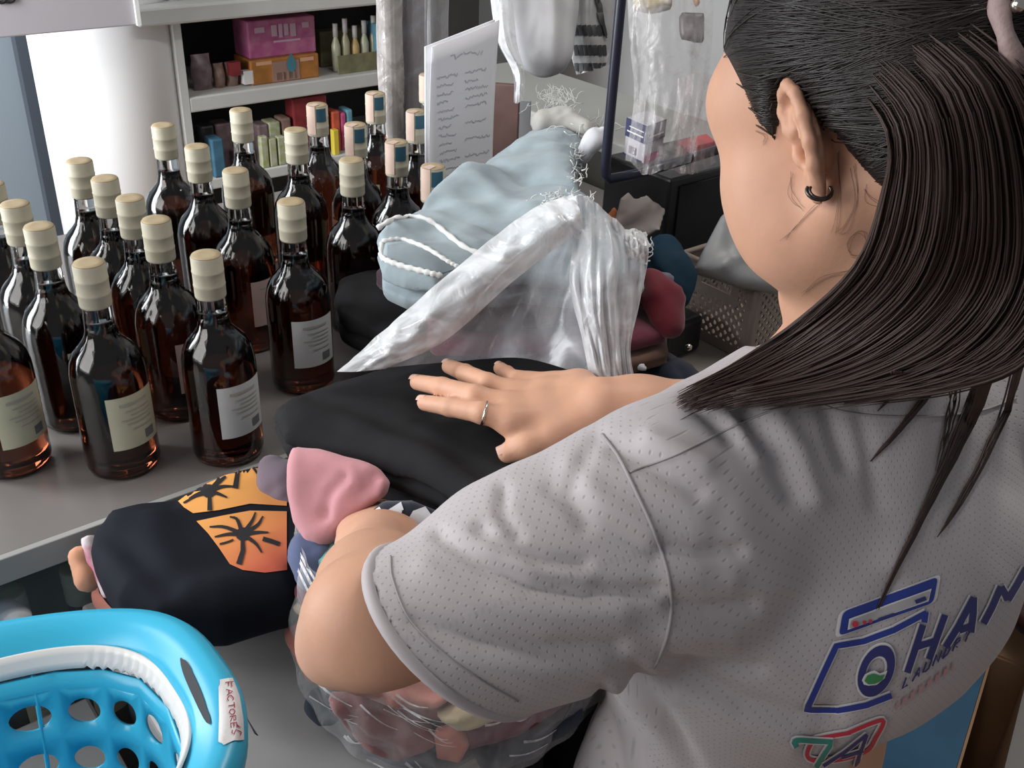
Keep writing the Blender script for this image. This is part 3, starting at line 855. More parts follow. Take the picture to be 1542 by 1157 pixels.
# eyes
for s_ in (1, -1):
    ey = MB(); c = HL(.0765, s_ * .030, .016)
    ey.grid(lambda u, v: c + (Fh * math.cos(v * .9) + (Lh * math.cos(2 * math.pi * u) + Uh * math.sin(2 * math.pi * u)) * math.sin(v * .9)) * .0136, 16, 6, True)
    e = ey.build('eye', mat('eye_white', (.75, .72, .70), .2), person)
    ir = MB(); ir.grid(lambda u, v: c + (Fh * math.cos(v * .4) + (Lh * math.cos(2 * math.pi * u) + Uh * math.sin(2 * math.pi * u)) * math.sin(v * .4)) * .0139, 14, 4, True)
    ir.build('iris', mat('iris_brown', (.05, .025, .015), .1), e)
    MB().tube(catmull([HL(.097, s_ * .010, .040), HL(.092, s_ * .026, .045), HL(.082, s_ * .042, .040)], 9), [.002, .003, .003, .003, .003, .003, .0025, .002, .001], 6).build('eyebrow', mat('hair_dark', (.016, .012, .011), .42, spec=.5), person)
MB().add([HL(.1065, .022 * t, -.0525 + .001 * abs(t)) + Uh * k for t in (-1, -.5, 0, .5, 1) for k in (.0008, -.0008)], [(0, 1, 3, 2), (2, 3, 5, 4), (4, 5, 7, 6), (6, 7, 9, 8)]).build('lip_line', mat('lip', (.35, .12, .10), .5), person)

# ------------------------------------------------------------------ jersey
def jersey_mat(name, col, dot):
    m = bpy.data.materials.new(name); m.use_nodes = True; nt = m.node_tree; p = nt.nodes['Principled BSDF']
    uv = nt.nodes.new('ShaderNodeUVMap'); uv.uv_map = 'UVMap'
    vo = nt.nodes.new('ShaderNodeTexVoronoi'); vo.voronoi_dimensions = '2D'; vo.inputs['Randomness'].default_value = 0.0; vo.inputs['Scale'].default_value = 1.0
    nt.links.new(uv.outputs[0], vo.inputs['Vector'])
    rp = nt.nodes.new('ShaderNodeMapRange'); rp.inputs[1].default_value = .06; rp.inputs[2].default_value = .19
    nt.links.new(vo.outputs['Distance'], rp.inputs[0])
    mx = nt.nodes.new('ShaderNodeMix'); mx.data_type = 'RGBA'; mx.inputs[6].default_value = (*dot, 1); mx.inputs[7].default_value = (*col, 1)
    nt.links.new(rp.outputs[0], mx.inputs[0]); nt.links.new(mx.outputs[2], p.inputs['Base Color'])
    b = nt.nodes.new('ShaderNodeBump'); b.inputs['Strength'].default_value = .35; b.inputs['Distance'].default_value = .001
    nt.links.new(rp.outputs[0], b.inputs['Height']); nt.links.new(b.outputs[0], p.inputs['Normal'])
    p.inputs['Roughness'].default_value = .62; p.inputs['Specular IOR Level'].default_value = .35; p.inputs['Sheen Weight'].default_value = .15
    return m


m_jersey = jersey_mat('jersey_grey', (0.45, 0.42, 0.43), (0.36, 0.335, 0.34))
sf = Field((-.18, .34, .70), (.62, 1.10, 1.38), .0034)
AXs = P(975, 838, .715); HEM = P(648, 958, .645)
ax_ = (HEM - AXs).normalized()
sf.ell(MID - Z * .12, TAX, (.183, .126, .17), .05)
sf.ell(MID - Z * .12 - Lt * .045 - Ft * .03, TAX, (.142, .113, .135), .05)
sf.ell(MID - Z * .40 + Ft * .012 + Lt * .028, TAX, (.146, .112, .22), .06)
sf.ell(MID - Z * .58 + Ft * .012 + Lt * .028, TAX, (.146, .112, .2), .05)
sf.cone(SL - Lt * .035 - Z * .005, SR + Lt * .035 - Z * .005, .060, .060, .05)
sf.cone(NB_ - Z * .02, SL - Z * .01, .055, .058, .05); sf.cone(NB_ - Z * .02, SR - Z * .01, .055, .058, .05)
sf.cone(AXs - ax_ * .02, HEM + ax_ * .08, .080, .056, .022)
sf.cone(SL - Z * .0, SL.lerp(EL, .5), .060, .058, .03)
dR = (ER - SR).normalized()
sf.cone(SR, SR + dR * .20, .068, .060, .03)
# hem planes and openings
hT, hB_, hM = P(553, 842, .66), P(742, 1071, .66), P(606, 986, .612)
hn = (hT - hM).cross(hB_ - hM).normalized()
if hn.dot(ax_) < 0: hn = -hn
h0 = (hT + hB_) / 2 - ax_ * .024
def half(o_, n_): return lambda X, Y, Zz: -((X - o_.x) * n_.x + (Y - o_.y) * n_.y + (Zz - o_.z) * n_.z)
big = np.array([.13] * 3)
sf.put(half(h0, hn), np.array(h0 + ax_ * .06) - big, np.array(h0 + ax_ * .06) + big, .0, 'sub')
hR = SR + dR * .20
sf.put(half(hR, dR), np.array(hR + dR * .045) - .09, np.array(hR + dR * .045) + .09, .0, 'sub')
sf.cone(HEM - ax_ * .035, HEM + ax_ * .10, .048, .0500, .004, 'sub')
sf.cone(hR - dR * .03, hR + dR * .08, .050, .055, .004, 'sub')
zh = MID.z - .565
sf.put(lambda X, Y, Zz: (Zz - zh) + 0 * X + 0 * Y, (-.18, .34, .70), (.62, 1.1, zh + .02), 0, 'sub')
sf.ell(MID - Z * .62 + Ft * .012 + Lt * .028, TAX, (.134, .10, .13), .004, 'sub')
# neck opening
sf.cone(NB_ - Z * .01 + Ft * .012, NB_ + Z * .12 + Ft * .03, .060, .074, .006, 'sub')
sv, sq = sf.mesh(); del sf
# folds: displacement of the cloth along its normals
me = bpy.data.meshes.new('tmp'); me.from_pydata(sv.tolist(), [], sq.tolist()); me.update()
nr = np.zeros(len(sv) * 3); me.vertices.foreach_get('normal', nr); nr = nr.reshape(-1, 3); bpy.data.meshes.remove(me)
fx, fy, fd = pix_np(sv)
facing = (nr @ np.array(FW)) < .25
disp = np.zeros(len(sv))
FOLDS = [  # pixel polyline, depth (m, - = valley), width px
    ([(757, 735), (755, 770), (778, 806)], -.004, 10), ([(722, 795), (764, 826), (820, 845), (880, 850)], -.0045, 11),
    ([(745, 812), (800, 858), (880, 872)], .003, 16), ([(660, 803), (727, 849), (797, 882), (895, 896), (990, 890)], -.005, 12),
    ([(640, 860), (720, 905), (830, 925), (930, 925)], .004, 26), ([(625, 935), (727, 966), (820, 978), (930, 975)], -.005, 14),
    ([(690, 1000), (800, 1015), (900, 1005)], .003, 22), ([(900, 655), (880, 690), (860, 740), (880, 790)], -.003, 14),
    ([(860, 700), (905, 755), (975, 800)], .003, 20), ([(830, 735), (900, 790), (985, 835)], -.003, 14),
    ([(1000, 828), (1050, 834), (1110, 830)], -.0045, 12), ([(1012, 911), (1060, 917), (1130, 912)], -.0045, 12), ([(1005, 998), (1060, 1000), (1140, 1004)], -.0045, 12),
    ([(1010, 870), (1100, 874)], .003, 18), ([(1010, 955), (1100, 958)], .003, 18),
    ([(1035, 1014), (1118, 1058), (1200, 1080), (1260, 1080)], -.006, 15), ([(1030, 1045), (1110, 1090), (1190, 1115)], .004, 20),
    ([(955, 1015), (1000, 1080), (1040, 1160)], -.006, 16), ([(930, 1040), (960, 1100), (985, 1160)], .004, 18), ([(905, 1040), (920, 1100), (935, 1160)], -.004, 12),
    ([(1118, 620), (1165, 685), (1192, 745)], -.006, 16), ([(1160, 615), (1205, 680), (1230, 750)], .004, 18), ([(1231, 585), (1252, 632), (1275, 700)], -.005, 14),
    ([(1040, 598), (1070, 625), (1100, 660)], -.005, 13), ([(1075, 600), (1110, 640), (1140, 690)], .004, 14), ([(925, 672), (985, 700), (1050, 740)], -.005, 18), ([(980, 660), (1060, 700)], .004, 18),
    ([(1290, 600), (1310, 680), (1320, 760)], -.003, 14), ([(1390, 640), (1370, 740), (1350, 840)], .003, 30), ([(1340, 880), (1290, 990), (1240, 1100)], -.002, 20),
    ([(1200, 780), (1180, 880), (1150, 980)], .002, 40), ([(1085, 760), (1080, 860)], -.002, 24)]
for pl, amp, wd in FOLDS:
    disp += amp * np.exp(-(seg_dist(fx, fy, pl) / wd) ** 2)
disp = disp * facing + .0012 * vnoise(sv[:, 0] * 30 + sv[:, 2] * 20, sv[:, 1] * 30 + sv[:, 2] * 25, 3)
# keep the thin hem free of displacement
hd = np.abs((sv - np.array(h0)) @ np.array(hn)); disp *= np.clip(hd / .03, .0, 1)
# inside faces near the hem move with nothing
sv = sv + nr * disp[:, None]
rel = sv - np.array(AXs); al = rel @ np.array(ax_)
s_cut = (sv - np.array(P(985, 830, .70))) @ np.array((P(600, 950, .65) - P(985, 830, .70)).normalized())
is_sl = (s_cut > .0) & (rel @ np.array(Lt) > -.05)
pr = rel - al[:, None] * np.array(ax_); e1 = np.array(ax_.orthogonal().normalized()); e2 = np.cross(np.array(ax_), e1)
ang = np.arctan2(pr @ e1, pr @ -e2); DS = .0047
uvS = np.stack([al / DS, ang * .072 / DS], 1)
tr = sv - np.array(MID); angT = np.arctan2(tr @ np.array(Lt), -(tr @ np.array(Ft)))
uvT = np.stack([angT * .15 / DS, tr[:, 2] / DS], 1)
# staggered rows
def stagger(uv): return np.stack([(uv[:, 0] + uv[:, 1]) * .62, (uv[:, 0] - uv[:, 1]) * .62], 1)
uv = np.where(is_sl[:, None], stagger(uvS), stagger(uvT) )
shirt = mesh_obj('jersey', sv, sq, m_jersey, person, uv=uv)
SHB = bvh_of(shirt)
m_seam = mat('jersey_seam', (0.33, 0.31, 0.32), .7); m_seam2 = mat('jersey_plain', (0.45, 0.42, 0.43), .65)
def seam(name, pts, r=.0011, mt=None, n=40, lift=.0003, parent=shirt):
    px_ = catmull([(x, y, 0) for x, y in pts], n); q = [drape(SHB, p.x, p.y, lift) for p in px_]; q = [p for p in q if p]
    if len(q) < 3: return None
    return MB().tube(q, r, 6).build(name, mt or m_seam, parent)
rA, rB_, Lc = .080, .056, ((HEM + ax_ * .08) - (AXs - ax_ * .02)).length
loop = []
for k in range(48):
    t_ = 2 * math.pi * k / 48; e_ = Vector(e1) * math.cos(t_) + Vector(e2) * math.sin(t_); o_ = AXs - ax_ * .02; kk = (rB_ - rA) / Lc
    tt = (h0 - o_ - e_ * rA).dot(hn) / (ax_ + e_ * kk).dot(hn); loop.append(o_ + ax_ * tt + e_ * (rA + kk * tt - .0026))
MB().tube(loop, .0042, 8, closed=True).build('sleeve_hem', m_seam2, shirt)
seam('armhole_seam', [(907, 655), (932, 690), (962, 750), (992, 820), (1010, 890), (1005, 955), (985, 1005)], .0013)
seam('shoulder_seam', [(948, 712), (1030, 680), (1110, 640), (1180, 612)], .0008)
seam('hem_stitching', [(588, 838), (592, 875), (618, 935), (675, 990), (730, 1028), (780, 1056)], .0007)
seam('collar_seam', [(1210, 600), (1280, 622), (1380, 628), (1470, 620), (1530, 600)], .0009)

# trousers and shoes, mostly below the picture
m_trou = mat('trousers_black', (0.022, 0.022, 0.026), .8, bump=.1, bscale=200)
tf = Field((MID.x - .3, MID.y - .3, 0.0), (MID.x + .3, MID.y + .3, .86), .008)
tf.ell(MID - Z * .50 + Ft * .008 + Lt * .02, TAX, (.128, .095, .13), .03)
for s_ in (1, -1):
    hp = MID - Z * .60 + Lt * (.02 + s_ * .07); an = Vector((hp.x, hp.y, .09)) + Lt * s_ * .01
    tf.cone(hp, hp.lerp(an, .5), .075, .062, .03); tf.cone(hp.lerp(an, .5), an, .066, .056, .03)
tv, tq = tf.mesh(); mesh_obj('trousers', tv, tq, m_trou, person)
for s_ in (1, -1):
    f0 = Vector((MID.x, MID.y, 0)) + Lt * s_ * .095 - Ft * .06; mb = MB()
    mb.grid(lambda u, v: f0 + Ft * (.25 * v) + Lt * math.cos(2 * math.pi * u) * .042 * math.sin(math.pi * (.12 + .80 * v)) ** .5 + Z * (.0 + (math.sin(2 * math.pi * u) * .5 + .5) * (.085 - .05 * v)), 16, 10, True)
    n = len(mb.v); mb.f.append(tuple(range(15, -1, -1))); mb.f.append(tuple(range(n - 16, n)))
    mb.build('shoe', mat('shoe_dark', (.03, .03, .03), .5), person)

# ------------------------------------------------------------------ prints on the jersey
m_blue = mat('print_blue', (0.022, 0.045, 0.27), .5); m_navy = mat('print_navy', (0.03, 0.034, 0.16), .5)
m_pw = mat('print_cream', (0.70, 0.69, 0.70), .55); m_pred = mat('print_red', (0.60, 0.04, 0.075), .5)
m_pgreen = mat('print_green', (0.05, 0.25, 0.09), .5); m_pteal = mat('print_sea', (0.03, 0.27, 0.22), .5)


def pr_poly(name, polys, mt, lift, st=7): return decal_poly(name, polys, SHB, mt, shirt, lift, st)


def ring_polys(outer, inner):
    """band between two loops with equal point counts"""
    n = len(outer); return [[outer[i], outer[(i + 1) % n], inner[(i + 1) % n], inner[i]] for i in range(n)]


def smooth_px(pts, n, closed=False):
    if closed: pts = list(pts) + [pts[0], pts[1]]
    q = catmull([(x, y, 0) for x, y in pts], n)
    return [(p.x, p.y) for p in q]


def outline_print(name, strokes, wd, mt, lift, halo=5):
    """strokes with a pale edging below them"""
    pr_poly(name + '_edging', [q for s in strokes for q in ribbon_polys(s, wd + halo)], m_pw, lift)
    pr_poly(name, [q for s in strokes for q in ribbon_polys(s, wd)], mt, lift + .0006)


def dense(pl, st=8, closed=False):
    out = []; n = len(pl)
    for i in range(n if closed else n - 1):
        a, b = pl[i], pl[(i + 1) % n]; k = max(1, int(math.dist(a, b) / st))
        out += [lerp_px(a, b, t / k) for t in range(k)]
    if not closed: out.append(pl[-1])
    return out


# washing machine emblem: control panel
def C6(x, y): return (1140 + x / 3.433, 820 + y / 3.433)      # from the enlarged view back to the picture frame
pan_o = rounded([C6(418, 470), C6(440, 345), C6(930, 165), C6(905, 300)], 9, 4)
cxp = sum(p[0] for p in pan_o) / len(pan_o); cyp = sum(p[1] for p in pan_o) / len(pan_o)
pr_poly('panel_edging', [[(cxp + (x - cxp) * 1.05 + (2 if x > cxp else -2), cyp + (y - cyp) * 1.10) for x, y in pan_o]], m_pw, .0006)
pr_poly('panel_print', [pan_o], m_blue, .0012)
pan_i = rounded([C6(470, 430), C6(478, 385), C6(885, 235), C6(870, 285)], 4, 2)
pr_poly('panel_window_edging', [[C6(462, 436), C6(470, 380), C6(893, 226), C6(878, 291)]], m_pw, .0017)
pr_poly('panel_window', [pan_i], mat('print_grey', (.40, .39, .40), .5), .0022)
for (x, y, r) in ((496, 402, 16), (543, 394, 10), (574, 388, 10)):
    pr_poly('red_lamp', [[(C6(x, y)[0] + r / 3.4 * math.cos(t), C6(x, y)[1] + r / 3.4 * math.sin(t)) for t in [k * math.pi / 6 for k in range(12)]]], m_pred, .0030, 4)
pr_poly('panel_dash', ribbon_polys([C6(615, 380), C6(700, 352)], 3.2), m_navy, .0030); pr_poly('panel_button', ribbon_polys([C6(805, 292), C6(858, 272)], 6), m_navy, .0030)
# body of the machine
outline_print('machine_outline', [dense([C6(870, 350), C6(700, 440), C6(550, 495), C6(405, 520), C6(330, 680), C6(252, 850), C6(420, 852), C6(560, 825), C6(690, 775)], 6), dense([C6(866, 345), C6(858, 400)], 6)], 9, m_blue, .0008)
# drum: a slanting O with a green drop
O_ = [C6(610 + 0 + 118 * math.cos(t) * .55 + 105 * math.sin(t) * .62, 645 - 105 * math.sin(t) * 1.1 + 118 * math.cos(t) * .45) for t in [2 * math.pi * k / 40 for k in range(40)]]
oc = (sum(p[0] for p in O_) / 40, sum(p[1] for p in O_) / 40)
Osc = lambda f, dx=0, dy=0: [(oc[0] + dx + (x - oc[0]) * f, oc[1] + dy + (y - oc[1]) * f) for x, y in O_]
pr_poly('drum_edging', ring_polys(Osc(1.13), Osc(.50)), m_pw, .0014, 5); pr_poly('drum_print', ring_polys(Osc(1.04), Osc(.60)), m_navy, .0022, 5)
pr_poly('drop_edging', [[C6(535, 690), C6(550, 660), C6(580, 645), C6(600, 640), C6(625, 655), C6(665, 640), C6(650, 680), C6(610, 712), C6(570, 718), C6(545, 712)]], m_pw, .0026, 4)
pr_poly('green_drop', [[C6(545, 690), C6(560, 662), C6(590, 652), C6(622, 664), C6(650, 655), C6(635, 685), C6(600, 704), C6(565, 708)]], m_pgreen, .0034, 4)
# word: H A N (the O is the drum), then what shows of the small line below
H_ = [[C6(850, 410), C6(770, 655)], [C6(962, 360), C6(905, 520), C6(880, 588)], [C6(815, 525), C6(918, 490)]]
A_ = [[C6(1110, 270), C6(1030, 420), C6(965, 525)], [C6(1110, 270), C6(1108, 350), C6(1095, 450)], [C6(1035, 440), C6(1102, 415)]]
N_ = [[C6(1250, 215), C6(1205, 320), C6(1160, 405)], [C6(1250, 215), C6(1275, 260), C6(1285, 285)], [C6(1380, 120), C6(1330, 210), C6(1285, 285)]]
for nm, st in (('letter_h', H_), ('letter_a', A_), ('letter_n', N_)):
    outline_print(nm, [dense(s, 6) for s in st], 10, m_navy, .0012, 5)
glyph = {'L': [[(0, 1), (0, 0), (.6, 0)]], 'A': [[(0, 0), (.35, 1), (.7, 0)], [(.15, .4), (.55, .4)]], 'U': [[(0, 1), (0, .1), (.35, 0), (.65, .1), (.65, 1)]], 'N': [[(0, 0), (0, 1), (.6, 0), (.6, 1)]],
         'D': [[(0, 0), (0, 1), (.5, .8), (.6, .5), (.5, .15), (0, 0)]], 'R': [[(0, 0), (0, 1), (.5, .9), (.55, .65), (0, .5), (.6, 0)]], 'Y': [[(0, 1), (.3, .5), (.65, 1)], [(.3, .5), (.3, 0)]],
         'F': [[(0, 0), (0, 1), (.6, 1)], [(0, .5), (.45, .5)]], 'C': [[(.6, .85), (.35, 1), (0, .7), (0, .3), (.3, 0), (.6, .15)]], 'T': [[(0, 1), (.7, 1)], [(.35, 1), (.35, 0)]],
         'O': [[(.3, 1), (0, .7), (0, .3), (.3, 0), (.6, .3), (.6, .7), (.3, 1)]], 'E': [[(.55, 1), (0, 1), (0, 0), (.55, 0)], [(0, .5), (.45, .5)]], 'S': [[(.55, .85), (.3, 1), (.02, .75), (.55, .3), (.3, 0), (0, .15)]]}
w0, w1 = C6(745, 740), C6(1105, 470); ux_, uy_ = (w1[0] - w0[0]) / 7, (w1[1] - w0[1]) / 7; hx_, hy_ = C6(800, 660)[0] - C6(775, 730)[0], C6(800, 660)[1] - C6(775, 730)[1]
for k, ch in enumerate('LAUNDRY'):
    o0 = (w0[0] + ux_ * k, w0[1] + uy_ * k)
    pr_poly('small_letter', [q for s in glyph[ch] for q in ribbon_polys([(o0[0] + ux_ * .9 * x + hx_ * .85 * y, o0[1] + uy_ * .9 * x + hy_ * .85 * y) for x, y in s], 2.6)], m_navy, .0014, 5)
# pinkish wash of the third line, creased over the waist
w0, w1 = C6(715, 850), C6(1010, 640)
for k in range(7):
    a = lerp_px(w0, w1, k / 7); b = lerp_px(w0, w1, (k + .7) / 7)
    pr_poly('pink_letter', ribbon_polys([a, (a[0] + 3, a[1] - 13), b, (b[0] + 3, b[1] - 12)], 3.0), mat('print_blush', (.52, .30, .32), .5), .0014, 5)
# lower monogram: 7, a red rounded frame, a big A
outline_print('red_frame', [smooth_px([C6(480, 965), C6(340, 990), C6(285, 1010), C6(255, 1075), C6(290, 1108), C6(420, 1105), C6(560, 1060), C6(610, 990), C6(650, 905), C6(590, 915), C6(470, 965)], 40)], 6, m_pred, .0010, 6)
outline_print('green_seven', [smooth_px([C6(200, 1035), C6(190, 1003), C6(290, 1005)], 10) + dense([C6(385, 1008), C6(350, 1060), C6(300, 1140)], 5)], 7, m_pteal, .0018, 5)
outline_print('dark_a', [dense([C6(335, 1128), C6(440, 1060), C6(560, 965)], 5), dense([C6(560, 965), C6(525, 1060), C6(500, 1140)], 5), dense([C6(430, 1085), C6(540, 1050)], 5)], 5, m_navy, .0024, 4)

# ------------------------------------------------------------------ hair
m_hair = mat('hair_dark', (.016, .012, .011), .42, spec=.5)
m_hair2 = mat('hair_brown', (0.050, 0.033, 0.029), .5, spec=.35)
hf = Field((-.05, .40, 1.30), (.50, .92, 1.72), .0026)
hf.ell(HL(-.020, 0, .055), HAX, (.110, .084, .098), .0)
hf.ell(HL(-.060, 0, .010), HAX, (.062, .072, .080), .03)
def hair_region(X, Y, Zz):
    px, py, pz = X - HC.x, Y - HC.y, Zz - HC.z
    x = px * Fh.x + py * Fh.y + pz * Fh.z; z = px * Uh.x + py * Uh.y + pz * Uh.z
    zh_ = np.interp(x, [-.14, -.075, -.055, -.040, -.030, -.016, .0, .012, .022, .034, .046, .06, .08, .11], [-.10, -.085, -.060, -.030, .006, .044, .044, .026, .006, .022, .046, .066, .088, .105])
    return -((zh_ - z) * .75)
hf.put(hair_region, (-.05, .40, 1.30), (.50, .92, 1.72), .004, 'sub')
hv_, hq = hf.mesh(); del hf
hair = mesh_obj('hair', hv_, hq, m_hair, person)
HB_ = bvh_of(hair)
def on_head(q, lift):
    r = HB_.find_nearest(q)
    if r[0] is None: return q
    n = (r[0] - HL(-.02, 0, .03)).normalized(); return r[0] + n * lift
rnd = random.Random(3)
CLIP = P(1552, 40, .585)
BODYB = bvh_of(body)
def head_strands(n, name):
    mb = MB()
    # roots along the hairline of the visible side, pixel positions; all combed back to the clip
    roots = [(1084, -30), (1086, 20), (1093, 62), (1108, 105), (1124, 150), (1136, 182), (1146, 190), (1162, 165), (1185, 130), (1225, 128), (1250, 165), (1268, 205), (1288, 250), (1310, 290)]
    for i in range(n):
        u = rnd.random() * (len(roots) - 1); k = int(u); rx, ry = lerp_px(roots[k], roots[k + 1], u - k)
        rx += rnd.uniform(0, 70) * (rnd.random() < .5) + 2; ry += rnd.uniform(-12, 0)
        tgt = (1600 + rnd.uniform(-30, 60), rnd.uniform(-40, 110) if ry < 150 else rnd.uniform(40, 260))
        pts = []; lift = rnd.uniform(.0008, .0035); sag = rnd.uniform(-18, 12)
        for j in range(15):
            t = (j / 14) ** 1.7; x = rx + (tgt[0] - rx) * t; y = ry + (tgt[1] - ry) * t + sag * math.sin(math.pi * t)
            q_ = drape(HB_, x, y, lift * min(1, t * 6) + .0004) or (drape(BODYB, x, y, .0006) if j < 3 and x < 1150 else None)
            if q_: pts.append(q_)
        if len(pts) < 4: continue
        mb.tube(pts, [.0003] + [rnd.uniform(.0003, .0007)] * (len(pts) - 2) + [.0004], 4)
    return mb
head_strands(900, 'h').build('combed_hair', m_hair, hair)['kind'] = 'stuff'
# the same combed hair all over the crown and the far side: walk over the surface towards the clip
mb = MB(); gp = CLIP - FW * -.01; cand = [Vector(v) for v in hv_[::37]]
rnd.shuffle(cand)
for p0 in cand[:1500]:
    c0_ = HL(-.02, 0, .05)
    if (p0 - c0_).dot(CAM - c0_) > .02 * (CAM - c0_).length and rnd.random() < .45: continue
    q = []; p_ = p0.copy(); lift = rnd.uniform(.0006, .0030)
    for j in range(13):
        r_ = HB_.find_nearest(p_); q.append(r_[0] + (r_[0] - c0_).normalized() * lift * min(1, .3 + j * .3)); d_ = gp - r_[0]
        if d_.length < .012: break
        n_ = (r_[0] - c0_).normalized(); d_ = d_ - n_ * d_.dot(n_); p_ = r_[0] + d_.normalized() * .011
    if len(q) > 4: mb.tube(q, [.0002] + [rnd.uniform(.0003, .0007)] * (len(q) - 2) + [.0002], 4)
mb.build('crown_hair', m_hair, hair)['kind'] = 'stuff'
# the long sheet falling from behind the ear over the near shoulder
GS = [[(1285, 120, .665), (1338, 205, .665), (1330, 300, .668), (1292, 405, .672), (1205, 492, .675), (1110, 560, .685), (1032, 606, .70)],
      [(1310, 70, .64), (1395, 165, .64), (1408, 310, .632), (1370, 425, .635), (1275, 510, .645), (1165, 568, .665), (1058, 604, .69)],
      [(1360, 30, .605), (1470, 140, .605), (1500, 320, .600), (1480, 440, .600), (1400, 525, .612), (1285, 575, .635), (1150, 600, .67)],
      [(1430, 10, .60), (1560, 130, .60), (1610, 330, .585), (1600, 455, .580), (1545, 540, .585), (1440, 580, .605), (1290, 598, .64)]]
def sheet(s, t, dd=0):
    ctr = []
    for j in range(7):
        u = s * 3; k = min(int(u), 2); f = u - k
        a, b = GS[k][j], GS[k + 1][j]; ctr.append([a[i] + (b[i] - a[i]) * f for i in range(3)])
    return ctr
ALLB = bvh_of(body, hair, shirt)
for row in GS:
    for k_, (x_, y_, d_) in enumerate(row):
        r_ = ALLB.ray_cast(CAM, ray(x_, y_).normalized())
        if r_[0] is not None: row[k_] = (x_, y_, (min if k_ > 1 else (lambda a_, b_: b_))(d_, (r_[0] - CAM).dot(FW) - (-.020, -.004, .016, .024, .024, .024, .024)[k_]))
def sheet_curve(s, n, dd=0.0, jit=(0, 0), ex=0.0):
    c = sheet(s, 0); pts = [P(x + jit[0] * (i / 6), y + jit[1] * (i / 6), d + dd * min(1, i / 2.0) - ex * (.85, .9, .35, 0, 0, 0, 0)[i]) for i, (x, y, d) in enumerate(c)]
    return catmull(pts, n)
core = [sheet_curve(s / 23, 26, .008) for s in range(24)]
core_b = [sheet_curve(s / 23, 26, .020) for s in range(24)]
mb = MB(); vs = [p for c in core for p in c] + [p for c in core_b for p in c]; fs = []
for i in range(23):
    for j in range(25):
        a = i * 26 + j; fs.append((a, a + 1, a + 27, a + 26)); b = a + 24 * 26; fs.append((b, b + 26, b + 27, b + 1))
mb.add(vs, fs); mb.build('hair_sheet', m_hair2, hair)
mb = MB()
for i in range(1500):
    s = min(1, max(0, rnd.gauss(.5, .33))) if i % 3 else rnd.random()
    ex_ = rnd.uniform(-.004, .024); c = sheet_curve(s, 27, rnd.uniform(-.012, .009) , (rnd.gauss(0, 8), rnd.gauss(0, 7)), ex_)
    cut = 27 if rnd.random() < .75 else rnd.randint(20, 26)
    st_ = rnd.randint(0, 8); c = c[st_:cut]; r = rnd.uniform(.0003, .0008); nn_ = len(c)
    mb.tube(c, [r * .2, r * .6] + [r] * (nn_ - 4) + [r * .7, r * .25], 4)
o = mb.build('long_hair', m_hair2, hair); o['kind'] = 'stuff'
# loose ends hanging over the back
mb = MB()
LOOSE = [([(1505, 520), (1470, 610), (1430, 690), (1385, 780), (1345, 860), (1318, 920)], 26, .0010), ([(1480, 540), (1450, 620), (1400, 740), (1365, 810)], 14, .0009), ([(1420, 550), (1390, 600), (1350, 650), (1310, 695)], 16, .0010),
         ([(1350, 560), (1345, 590), (1320, 620)], 8, .0008), ([(1535, 540), (1500, 640), (1440, 760), (1400, 820)], 12, .0008), ([(1440, 560), (1425, 640), (1405, 720)], 6, .0006)]
for pl, n, r0 in LOOSE:
    for i in range(n):
        ww = rnd.gauss(0, 5); cl = catmull([(x + ww * (1 - .75 * k / (len(pl) - 1)), y, 0) for k, (x, y) in enumerate(pl)], 16)
        e = rnd.randint(11, 16); q = []
        for k, p in enumerate(cl[:e]):
            d = drape(SHB, p.x, p.y, .0015 + .0025 * rnd.random() * (1 - k / 16), .66)
            if k < 4:
                f = (4 - k) / 4; d = d.lerp(P(p.x, p.y, .60), f)
            q.append(d)
        mb.tube(q, [r0] * (len(q) - 3) + [r0 * .8, r0 * .5, r0 * .2], 4)
o = mb.build('loose_strands', m_hair2, hair); o['kind'] = 'stuff'
# fine wisps on cheek and neck
BODYB = bvh_of(body)
mb = MB()
W = [[(1140, 195), (1150, 205), (1154, 218)], [(1262, 230), (1266, 280), (1258, 330), (1256, 350)], [(1285, 250), (1290, 300), (1278, 340), (1265, 352)],
     [(1300, 280), (1310, 300), (1335, 312)], [(1255, 290), (1230, 310), (1200, 340), (1175, 360)], [(1310, 385), (1283, 385), (1278, 362), (1292, 350), (1308, 360), (1306, 385), (1297, 395)], [(1330, 395), (1290, 405), (1240, 420), (1210, 440)], [(1335, 400), (1300, 420), (1250, 450), (1215, 475)], [(1195, 262), (1192, 285), (1200, 305), (1212, 315)]]
for pl in W:
    for rep in range(3):
        cl = catmull([(x + rnd.gauss(0, 3.5), y + rnd.gauss(0, 2.5), 0) for x, y in pl], 14)
        q = [drape(BODYB, p.x, p.y, .0008) for p in cl]; q = [a for a in q if a]
        if len(q) > 4: mb.tube(q, [.00009] * (len(q) - 1) + [.00004], 4)
o = mb.build('fine_wisps', mat('hair_wisp', (.10, .055, .04), .6), hair); o['kind'] = 'stuff'
